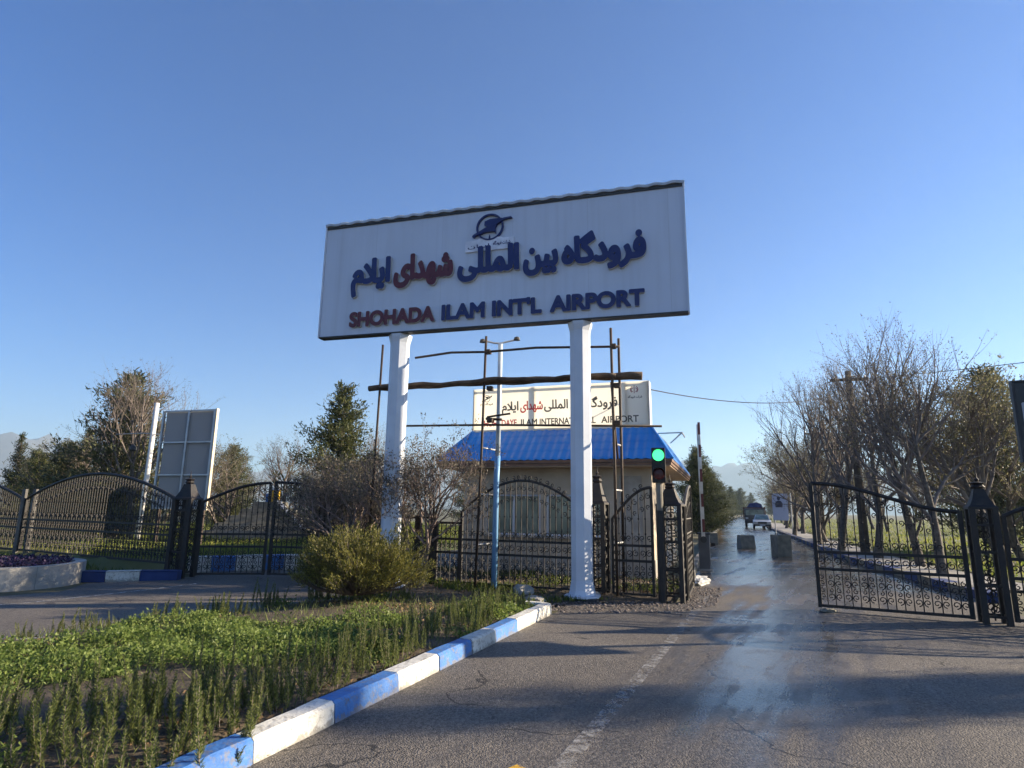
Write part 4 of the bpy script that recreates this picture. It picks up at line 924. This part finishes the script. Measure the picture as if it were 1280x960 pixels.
# small things on the ground by the gate
def lump(name, label, cat, p, s, m_, seed, parts=2):
    r_ = random.Random(seed); bm = bmesh.new(); bmesh.ops.create_icosphere(bm, subdivisions=parts, radius=1)
    for v in bm.verts: k = 1+r_.uniform(-.22, .22); v.co = Vector((v.co.x*s[0]*k, v.co.y*s[1]*k, max(-.25, v.co.z)*s[2]*k))
    me = bpy.data.meshes.new(name); bm.to_mesh(me); bm.free(); me.materials.append(m_); o = link(name, me); o.location = p; return tag(o, label, cat)
sack = lump('plastic_sack', 'crumpled white plastic sack lying between the inward gate leaf and the barrier', 'sack', (4.35, 14.7, .03), (.2, .62, .13), mat('sack_white', (.22, .22, .22), .6, col2=(.5, .5, .48), scale=7), 3, 3); sack.rotation_euler = (0, 0, -.5)
lump('rock', 'pale rock lying in the weeds left of the right sign leg', 'rock', (.25, 12.1, .08), (.2, .15, .15), CONC, 5)
lump('rock', 'broken kerb stone lying at the tip of the painted kerb', 'rock', (.42, 11.05, .07), (.2, .12, .1), CONC, 8)
lump('rock', 'small stone wedged under the free end of the open gate leaf', 'rock', (5.3, 10.75, .02), (.16, .09, .06), DCONC, 9)
lump('rock', 'brick sized stone at the foot of the slim pillar', 'rock', (1.55, 12.0, .07), (.14, .11, .08), CONC, 12)

# ------------------------------------------------------------------ hills
def ridge(name, dist, a0, a1, n, hf, m_, depth, z0=-10):
    vs = []; rows = 7
    for j in range(rows):
        f = j/(rows-1)
        for i in range(n+1):
            a = a0+(a1-a0)*i/n; h = hf(a); rr = dist+depth*(1-f) if False else dist+depth*f
            z = z0+h*(math.sin(f*PI/2)**1.2)*(1+.06*math.sin(a*90+f*9)+.05*math.sin(a*210-f*14))
            vs.append((rr*math.sin(a), rr*math.cos(a), z))
    Q = [(j*(n+1)+i, j*(n+1)+i+1, (j+1)*(n+1)+i+1, (j+1)*(n+1)+i) for j in range(rows-1) for i in range(n)]
    return struct(np_mesh(name, vs, Q, m_, smooth=True))
HILL = mat('hill_ground', (.05, .05, .045), .95, col2=(.12, .105, .085), scale=.008, detail=8)
def hf(a): return 290+60*math.sin(a*7+1.0)+26*math.sin(a*19)+12*math.sin(a*47+2)+6*math.sin(a*101)
ridge('hills', 3300, -1.25, 1.25, 260, hf, HILL, 500)

# ------------------------------------------------------------------ trees and shrubs
NEEDLE = leafmat('pine_needle', (.03, .045, .014), (.12, .125, .04), .3)
NEEDLE2 = leafmat('grey_needle', (.045, .06, .03), (.16, .16, .075), .3)
CYP = leafmat('cypress_leaf', (.014, .028, .008), (.055, .06, .014), .2)
BUD = leafmat('winter_leaf', (.075, .067, .05), (.20, .175, .13), .4)
OLIVE = leafmat('olive_leaf', (.08, .085, .04), (.22, .20, .11), .45)
JUN = leafmat('juniper_leaf', (.03, .045, .010), (.26, .235, .055), .3)
ROS = leafmat('rosemary_leaf', (.05, .085, .022), (.25, .27, .085), .42)
def grow(rr, wood, tips, p, d, ln, r, lev, maxlev, nch, up, wob, side=3):
    segs = 5 if lev == 0 else 4 if lev < maxlev else 3
    pts = [p]; rs = [r]; q = Vector(p); dd = Vector(d).normalized()
    for i in range(segs):
        dd = (dd+Vector((rr.gauss(0, wob), rr.gauss(0, wob), rr.gauss(0, wob)+up*.12))).normalized()
        q = q+dd*(ln/segs); pts.append(q.copy()); rs.append(r*(1-.62*(i+1)/segs))
    wood.tube(pts, rs, max(3, 8-lev*2) if lev < 3 else 3, cap=False)
    if lev >= maxlev:
        for k in range(side):
            t = rr.uniform(.2, 1); i = min(int(t*segs), segs-1); tips.append((pts[i].lerp(pts[i+1], t*segs-i), dd.copy()))
        return
    for k in range(nch[lev]):
        t = rr.uniform(.32 if lev else .28, 1.0); i = min(int(t*segs), segs-1); bp = pts[i].lerp(pts[i+1], t*segs-i)
        loc = (pts[i+1]-pts[i]).normalized(); pr = loc.orthogonal().normalized(); pr = Matrix.Rotation(rr.uniform(0, 2*PI), 3, loc) @ pr
        ang = rr.uniform(.45, .95); nd = (loc*math.cos(ang)+pr*math.sin(ang)); nd.z += up*.25
        grow(rr, wood, tips, bp, nd.normalized(), ln*rr.uniform(.42, .68), rs[i]*rr.uniform(.45, .6), lev+1, maxlev, nch, up, wob, side)
def bare_tree(name, label, cat, seed, h, nch, up, leafm, leafn, leaf=.05, stems=1, spread=.25, r0=.12, group=None, trunkfrac=.55, tipsn=3, wob=.1):
    rr = random.Random(seed); t = thing(name, label, cat, (0, 0, 0), 0, group)
    tw = MB(); cw = MB(); tips = []
    for s_ in range(stems):
        a = rr.uniform(0, 2*PI); d = Vector((math.cos(a)*spread, math.sin(a)*spread, 1)).normalized(); ln = h*trunkfrac*rr.uniform(.85, 1.1)
        segs = 6; q = Vector((rr.uniform(-.1, .1)*stems*.5, rr.uniform(-.1, .1)*stems*.5, -.1)); pts = [q.copy()]; rs = [r0*1.25]
        for i in range(segs):
            d = (d+Vector((rr.gauss(0, wob*.8), rr.gauss(0, wob*.8), .06))).normalized(); q = q+d*(ln/segs); pts.append(q.copy()); rs.append(r0*(1-.6*(i+1)/segs))
        tw.tube(pts, rs, 8, cap=False)
        for k in range(nch[0]):
            tt = rr.uniform(.38, 1.0) if k else 1.0; i = min(int(tt*segs), segs-1); bp = pts[i].lerp(pts[i+1], tt*segs-i)
            loc = (pts[i+1]-pts[i]).normalized(); pr = Matrix.Rotation(rr.uniform(0, 2*PI), 3, loc) @ loc.orthogonal().normalized(); ang = rr.uniform(.45, 1.2)
            nd = loc*math.cos(ang)+pr*math.sin(ang); nd.z += up*.3
            grow(rr, cw, tips, bp, nd.normalized(), h*rr.uniform(.30, .50)*(1.2-.5*tt), rs[i]*.62, 1, len(nch)-1, nch, up, wob, tipsn)
    tw.build('trunk', BARK, t, smooth=True)
    c = np.array([p[:] for p, d in tips]); ax = np.array([d[:] for p, d in tips])
    V = np.array(cw.v); W = [f for f in cw.f]
    mi = [0]*len(W)
    k = leafn; c2 = np.repeat(c, k, 0)+RNG.normal(0, leaf*.8, (len(c)*k, 3)); a2 = np.repeat(ax, k, 0)+RNG.normal(0, .7, (len(c)*k, 3))
    LV, LQ = leaf_arrays(c2, a2, leaf*RNG.uniform(.6, 1.4, len(c2)), leaf*.55)
    Q = np.concatenate([np.array(W, int), LQ+len(V)]); V = np.concatenate([V, LV])
    np_mesh('crown', V, Q, [TWIG, leafm], t, [0]*len(W)+[1]*len(LQ)); return t
def conifer(name, label, cat, seed, h, rad, m_, needle=.13, dens=1, gaps=.25, group=None, power=.8, base=.08, upw=.25):
    rr = random.Random(seed); rg = np.random.default_rng(seed); t = thing(name, label, cat, (0, 0, 0), 0, group)
    mb = MB(); mb.tube([(0, 0, -.1), (.03, 0, h*.5), (0, .02, h*.97)], [h*.02, h*.012, .01], 8, cap=False); mb.build('trunk', BARK, t, smooth=True)
    cw = MB(); C_ = []; A_ = []
    nb = int(h*26*dens)
    for k in range(nb):
        f = rr.uniform(base, .99); z = h*f; R_ = rad*((1-f)**power)*(1+.32*math.sin(f*37+seed)+rr.uniform(-.35, .25)); R_ = max(R_, .08)
        a = rr.uniform(0, 2*PI); 
        if rr.random() < gaps*abs(math.sin(a*1.5+f*9+seed)): R_ *= .55
        e = Vector((math.cos(a)*R_, math.sin(a)*R_, z+R_*upw+rr.uniform(-.1, .1))); s_ = Vector((0, 0, z-R_*.12))
        cw.tube([s_, s_.lerp(e, .6)+Vector((0, 0, -.03)), e], [.018, .012, .005], 3, cap=False)
        n_ = max(10, int(R_*55)); tt = rg.uniform(.25, 1.05, n_)[:, None]; pos = np.array(s_)+(np.array(e)-np.array(s_))*tt+rg.normal(0, .055+.05*R_, (n_, 3))
        dr = unit(np.array(e-s_)[None, :]+rg.normal(0, R_*.8+.1, (n_, 3))); dr[:, 2] += .35; C_.append(pos); A_.append(dr)
    C_ = np.concatenate(C_); A_ = np.concatenate(A_); LV, LQ = leaf_arrays(C_, A_, needle*rg.uniform(.6, 1.5, len(C_)), needle*.32); V = np.array(cw.v)
    Q = np.concatenate([np.array(cw.f, int), LQ+len(V)]); np_mesh('crown', np.concatenate([V, LV]), Q, [TWIG, m_], t, [0]*len(cw.f)+[1]*len(LQ)); return t

GT = 'bare trees in the row right of the entry road'
bt = [bare_tree('bare_tree', 'x', 'tree', 11, 9.2, (12, 7, 6, 5), 1.0, BUD, 2, .06, 1, .1, .15, GT, .6),
      bare_tree('bare_tree', 'x', 'tree', 23, 7.8, (12, 8, 6, 5), .6, BUD, 2, .06, 1, .22, .15, GT, .5),
      bare_tree('bare_tree', 'x', 'tree', 37, 7.8, (13, 8, 6, 4), .55, OLIVE, 4, .07, 1, .2, .16, GT, .52),
      bare_tree('bare_tree', 'x', 'tree', 41, 6.6, (10, 8, 6, 5), .4, OLIVE, 3, .07, 2, .45, .11, GT, .5)]
rowlab = 'slender bare grey brown tree in the long row receding along the right of the road'
near_trees = [(0, 13.0, 20.2, .4, .9, 'tall upright bare tree with forked trunk behind the middle of the open gate leaf'),
 (1, 11.95, 17.6, 2.2, .88, 'two stemmed bare tree close behind the right end of the open gate leaf'),
 (1, 13.6, 23.6, 1.2, 1.0, 'bare two stemmed tree behind the free end of the open gate leaf'),
 (2, 15.0, 19.2, 4.2, 1.02, 'full olive brown tree behind the right gate pillar'),
 (3, 17.5, 21.5, .9, 1.15, 'wide many stemmed tree at the right edge behind the dark sign'),
 (0, 14.5, 27.8, 3.3, .98, 'bare upright tree standing next to the nearer wooden utility pole')]
used = set()
def put(protos, k, x, y, rz, s, label, group):
    o = protos[k]
    if id(o) in used: return dup(o, (x, y, 0), rz, s, label, group)
    used.add(id(o)); o.location = (x, y, 0); o.rotation_euler = (0, 0, rz); o.scale = (s, s, s); o['label'] = label; o['group'] = group; return o
for k, x, y, rz, s, lab in near_trees: put(bt, k, x, y, rz, s, lab, GT)
for i, (x, y) in enumerate([(15.6, 31.2), (17.3, 33.4), (17.3, 36), (19.2, 39.5), (21.2, 41), (21, 46), (23.4, 50.5), (25.5, 56), (28, 61), (29.5, 68), (32.5, 75), (36, 84), (40, 93), (45, 104), (52, 120), (60, 140), (70, 160), (82, 190), (97, 225), (110, 255)]):
    put(bt, i % 4, x+RNG.uniform(-.5, .9), y, RNG.uniform(0, 6), RNG.uniform(.85, 1.1), rowlab, GT)
for i, (x, y) in enumerate([(23.5, 31), (26, 41), (31, 36), (33, 55), (38, 66), (45, 52), (48, 75), (30, 27)]):
    put(bt, (i+2) % 4, x, y, RNG.uniform(0, 6), RNG.uniform(.8, 1.1), 'bare olive brown tree in the grove behind the roadside row on the right', 'trees of the grove on the right')
# conifers
cf = [conifer('pine_tree', 'x', 'tree', 3, 6.6, 2.0, NEEDLE2, .16, 2.3, .5, None, .5, .08),
      conifer('pine_tree', 'x', 'tree', 9, 6.4, 1.9, NEEDLE, .15, 2.3, .55, None, .58, .05),
      conifer('cypress', 'x', 'tree', 14, 5.8, .75, CYP, .12, 2.2, .1, None, .6, .05, .9)]
put(cf, 0, -15.0, 24.0, 0, 1.02, 'large grey green pine left of the pale pole beyond the fence', 'evergreen trees beyond the left fence')
put(cf, 1, -6.6, 24.0, 1, 1.0, 'dark pointed pine left of the left sign leg', 'evergreen trees beyond the left fence')
put(cf, 2, -27.8, 35, 0, .93, 'dark cypress at the far left, leftmost of the three cypresses', 'cypresses beyond the left fence')
put(cf, 2, -26.0, 36.5, 2, .86, 'short cypress in the middle of the three cypresses on the far left', 'cypresses beyond the left fence')
put(cf, 2, -24.2, 35.2, 4, 1.0, 'tallest slender cypress, right of the three on the far left', 'cypresses beyond the left fence')
put(cf, 0, 20.8, 26.6, 2.2, 1.22, 'large olive pine behind the bare trees near the dark sign', 'evergreen trees right of the road')
for i, (x, y, k, s) in enumerate([(12.0, 40, 1, .9), (13.9, 45, 0, .75), (15.4, 52, 1, 1.0), (18.6, 59, 0, .9), (21, 68, 1, 1.0), (24.5, 78, 0, 1.05), (29, 92, 1, 1.2), (36, 112, 0, 1.3), (45, 140, 1, 1.4), (58, 172, 0, 1.5), (74, 210, 1, 1.6), (92, 250, 0, 1.7), (103, 290, 1, 1.7), (112, 310, 0, 1.8), (121, 315, 1, 1.8), (132, 318, 0, 1.7), (96, 300, 0, 1.9), (115, 330, 1, 2.1)]):
    put(cf, k, x, y, RNG.uniform(0, 6), s, 'dark evergreen in the row along the left of the far road', 'evergreen trees left of the far road')
LB = 'bare trees beyond the left fence'
lt = [(0, -13.9, 23.2, 2.0, .76, 'bare twiggy tree in front of the grey green pine on the left'),
 (3, -12.7, 28.5, 1.0, .85, 'bushy bare tree right of the corrugated billboard'),
 (1, -11.2, 31, 2.5, .72, 'tall bare tree behind the billboard right edge'),
 (3, -10.2, 30, 4.0, .70, 'low wide bare tree behind the grey pyramid'),
 (2, -29, 40, 4.0, .7, 'loose pale tree between the cypresses on the far left')]
for k, x, y, rz, s, lab in lt: put(bt, k, x, y, rz, s, lab, LB)
for i, (x, y) in enumerate([(-17.5, 27), (-20, 30), (-33, 43), (-36, 38), (-22, 40), (-16.5, 34), (-8, 36), (-19, 45), (-12, 42), (-5, 40), (-30, 55), (-44, 58), (-25, 60), (-15, 58), (-2, 55), (4, 60), (-52, 66), (-38, 70)]):
    put(bt, (i*3+2) % 4, x, y, RNG.uniform(0, 6), RNG.uniform(.55, .8), 'bare brown tree in the belt behind the left lawn', LB)
for i, (x, y, s) in enumerate([(-18.3, 25.5, .62), (-21.2, 28, .6), (-23.5, 31, .62), (-31.5, 41, .8), (-17, 38, .8), (-9.5, 40, .75), (-2.5, 46, .9)]):
    put(cf, i % 2, x, y, RNG.uniform(0, 6), s, 'small dark evergreen in the belt behind the left lawn', 'evergreen trees beyond the left fence')
# trees standing outside the frame on the right: they shade the tarmac and the bed
put(cf, 2, 18.5, 8.6, 1, (1.25, 1.25, 1.4), 'cypress standing outside the right edge of the picture', 'trees outside the right edge')
for i, (x, y, k, s) in enumerate([(33, 12.2, 1, 1.0), (22, 3.0, 0, .8), (40, 18.5, 2, 1.0)]):
    put(bt, k, x, y, RNG.uniform(0, 6), s, 'bare tree standing outside the right edge of the picture', 'trees outside the right edge')
# bare shrubs by the left sign leg
GS = 'bare twiggy shrubs left of the gatehouse'
sh = [bare_tree('bare_shrub', 'x', 'shrub', 51, 3.3, (8, 6, 6, 4), .6, BUD, 3, .05, 4, .3, .055, GS, .5, 3, .13),
      bare_tree('bare_shrub', 'x', 'shrub', 57, 4.0, (8, 6, 6, 4), .9, BUD, 3, .05, 3, .2, .06, GS, .55, 3, .12)]
STW = mat('shrub_twig', (.15, .11, .095), .9, col2=(.28, .215, .19), scale=5)
for o in sh:
    for c_ in o.children:
        if c_.name.startswith('crown'): c_.data.materials[0] = STW
put(sh, 1, -1.95, 13.45, 0, .92, 'tall bare shrub right of the left sign leg, its twigs over the blue roof', GS)
put(sh, 0, -3.2, 13.2, 1, .95, 'brown bare shrub just left of the left sign leg', GS)
put(sh, 0, -4.0, 15.15, 3, .95, 'wide bare shrub behind the driveway gate and juniper bush', GS)

# autumn coloured shrubs at the left of the far road
AUT = leafmat('autumn_leaf', (.25, .09, .02), (.45, .33, .05), .4)
rd = bare_tree('roadside_shrub', 'low orange and yellow shrub at the left edge of the far road', 'shrub', 71, 1.3, (9, 7, 6), .5, AUT, 8, .09, 3, .5, .03, 'orange shrubs left of the far road', .5)
for i, (x, y) in enumerate([(16.0, 50.5), (17.3, 54), (19.4, 60), (21.5, 66)]):
    if i == 0: rd.location = (x, y, 0)
    else: dup(rd, (x, y, 0), i*1.3, RNG.uniform(.8, 1.2))

# big juniper bush
jn = thing('juniper_bush', 'large rounded olive green juniper bush at the back of the planting bed', 'bush', (-2.45, 10.35, .08))
rr = random.Random(5); rg = np.random.default_rng(5); mb = MB(); C_ = []; A_ = []
for k in range(620):
    a = rr.uniform(0, 2*PI); el = math.asin(rr.uniform(-.12, 1)); R_ = rr.uniform(.72, 1.12)*(1+.1*math.sin(3*a+1)+.08*math.sin(7*a))
    e = Vector((math.cos(a)*math.cos(el)*1.14*R_, math.sin(a)*math.cos(el)*1.0*R_, .55+math.sin(el)*.72*R_)); s_ = Vector((e.x*.15, e.y*.15, .1+.15*e.z)); m_ = s_.lerp(e, .55)+Vector((0, 0, -.08))
    mb.tube([s_, m_, e], [.014, .009, .003], 3, cap=False)
    n_ = 70; tt = rg.uniform(.4, 1.05, n_)[:, None]; pos = np.array(m_)*(1-tt)+np.array(e)*tt if True else None
    pos = pos+rg.normal(0, .04, (n_, 3))*(1.2-tt)*2.2; dr = unit(np.array(e-m_)[None, :]*2+rg.normal(0, .6, (n_, 3))); dr[:, 2] += .25; C_.append(pos); A_.append(dr)
mb.build('branches', BARK, jn); C_ = np.concatenate(C_); A_ = np.concatenate(A_); V, Q = leaf_arrays(C_, A_, rg.uniform(.025, .075, len(C_)), .012); np_mesh('foliage', V, Q, JUN, jn); jn.scale = (.87, .87, .92)

# rosemary spires
def rosemary(seed, h, nst):
    rr = random.Random(seed); rg = np.random.default_rng(seed); t = thing('rosemary_plant', 'x', 'plant'); mb = MB(); C_ = []; A_ = []
    for k in range(nst):
        a = rr.uniform(0, 2*PI); rad = rr.uniform(0, .13); hh = h*rr.uniform(.35, 1.0); b = Vector((math.cos(a)*rad, math.sin(a)*rad, 0)); d = Vector((math.cos(a)*rad*.9+rr.gauss(0, .12), math.sin(a)*rad*.9+rr.gauss(0, .12), 1)); e = b+d*hh
        mid = b.lerp(e, .5)+Vector((rr.gauss(0, .015), rr.gauss(0, .015), 0)); mb.tube([b, mid, e], [.005, .004, .0015], 3, cap=False)
        n_ = int(420*hh/.5); tt = rg.uniform(.12, 1, n_)[:, None]; p = np.where(tt < .5, np.array(b)*(1-2*tt)+np.array(mid)*2*tt, np.array(mid)*(2-2*tt)+np.array(e)*(2*tt-1)); an = rg.uniform(0, 2*PI, n_)
        dr = np.column_stack([np.cos(an), np.sin(an), rg.uniform(.5, 1.5, n_)]); C_.append(p); A_.append(dr*(1.15-.85*tt**1.5))
    mb.build('stems', TWIG, t); C_ = np.concatenate(C_); A_ = np.concatenate(A_); ln = .045*np.clip(np.linalg.norm(A_, axis=1)/1.4, .25, 1.2)*rg.uniform(.5, 1.2, len(C_)); V, Q = leaf_arrays(C_, A_, ln, .005); np_mesh('foliage', V, Q, ROS, t); return t
rp_ = [rosemary(i, h, n) for i, (h, n) in enumerate([(.46, 7), (.52, 8), (.36, 8), (.48, 6), (.58, 4)])]
RG1 = 'rosemary plants along the painted kerb'; RG2 = 'rosemary plants along the driveway edge'; RG3 = 'rosemary plants at the near end of the bed'
rr = random.Random(21)
def ros(x, y, s, label, group):
    k = rr.randrange(5); z = float(bed_height(np.array([x]), np.array([y]))[0])-.01
    o = put(rp_, k, x, y, rr.uniform(0, 6), s, label, group); o.location.z = z
n_l = Vector((-LKD.y, LKD.x))
t = -.1
while t < 6.3:
    for row, (o_, pr) in enumerate(((.42, .95), (.70, .8), (1.0, .5 if t > 1 else .25))):
        if rr.random() < pr:
            p = LK0+LKD*(t+rr.uniform(-.1, .1))+n_l*(o_+rr.uniform(-.1, .1)); ros(p.x, p.y, rr.uniform(.7, 1.02)*(1 if t < 5 else .85), 'upright olive rosemary plant in the dense row behind the blue and white kerb', RG1)
    t += .27
for (x0, y0), (x1, y1), n in (((-5.7, 7.9), (-3.3, 10.55), 13), ((-3.2, 10.6), (-1.3, 11.1), 3), ((-5.4, 7.7), (-3.6, 9.7), 4)):
    for i in range(n):
        f = (i+rr.uniform(.1, .9))/n; ros(x0+(x1-x0)*f+rr.uniform(-.12, .2), y0+(y1-y0)*f-rr.uniform(0, .2), rr.uniform(.6, .95), 'upright rosemary plant at the back of the bed along the driveway', RG2)
for x, y in ((-2.45, 4.6), (-2.1, 4.45), (-2.62, 4.9), (-1.85, 4.6), (-2.2, 5.0), (-2.75, 4.45), (-1.7, 4.95), (-3.1, 4.75), (-1.95, 5.35), (-2.35, 4.2), (-2.0, 4.1), (-1.72, 4.3), (-2.9, 4.2), (-2.55, 4.65), (-3.3, 4.4), (-1.65, 5.3), (-1.85, 4.0), (-2.45, 3.95), (-2.7, 3.9), (-3.2, 4.0), (-1.95, 3.85), (-2.2, 3.75)):
    ros(x, y, rr.uniform(.8, 1.12), 'tall yellowing rosemary spire at the near left end of the bed', RG3)
for x, y in ((.05, 10.2), (-.25, 10.5), (-.5, 10.8)): ros(x, y, .85, 'rosemary plant at the far tip of the bed near the right sign leg', RG1)
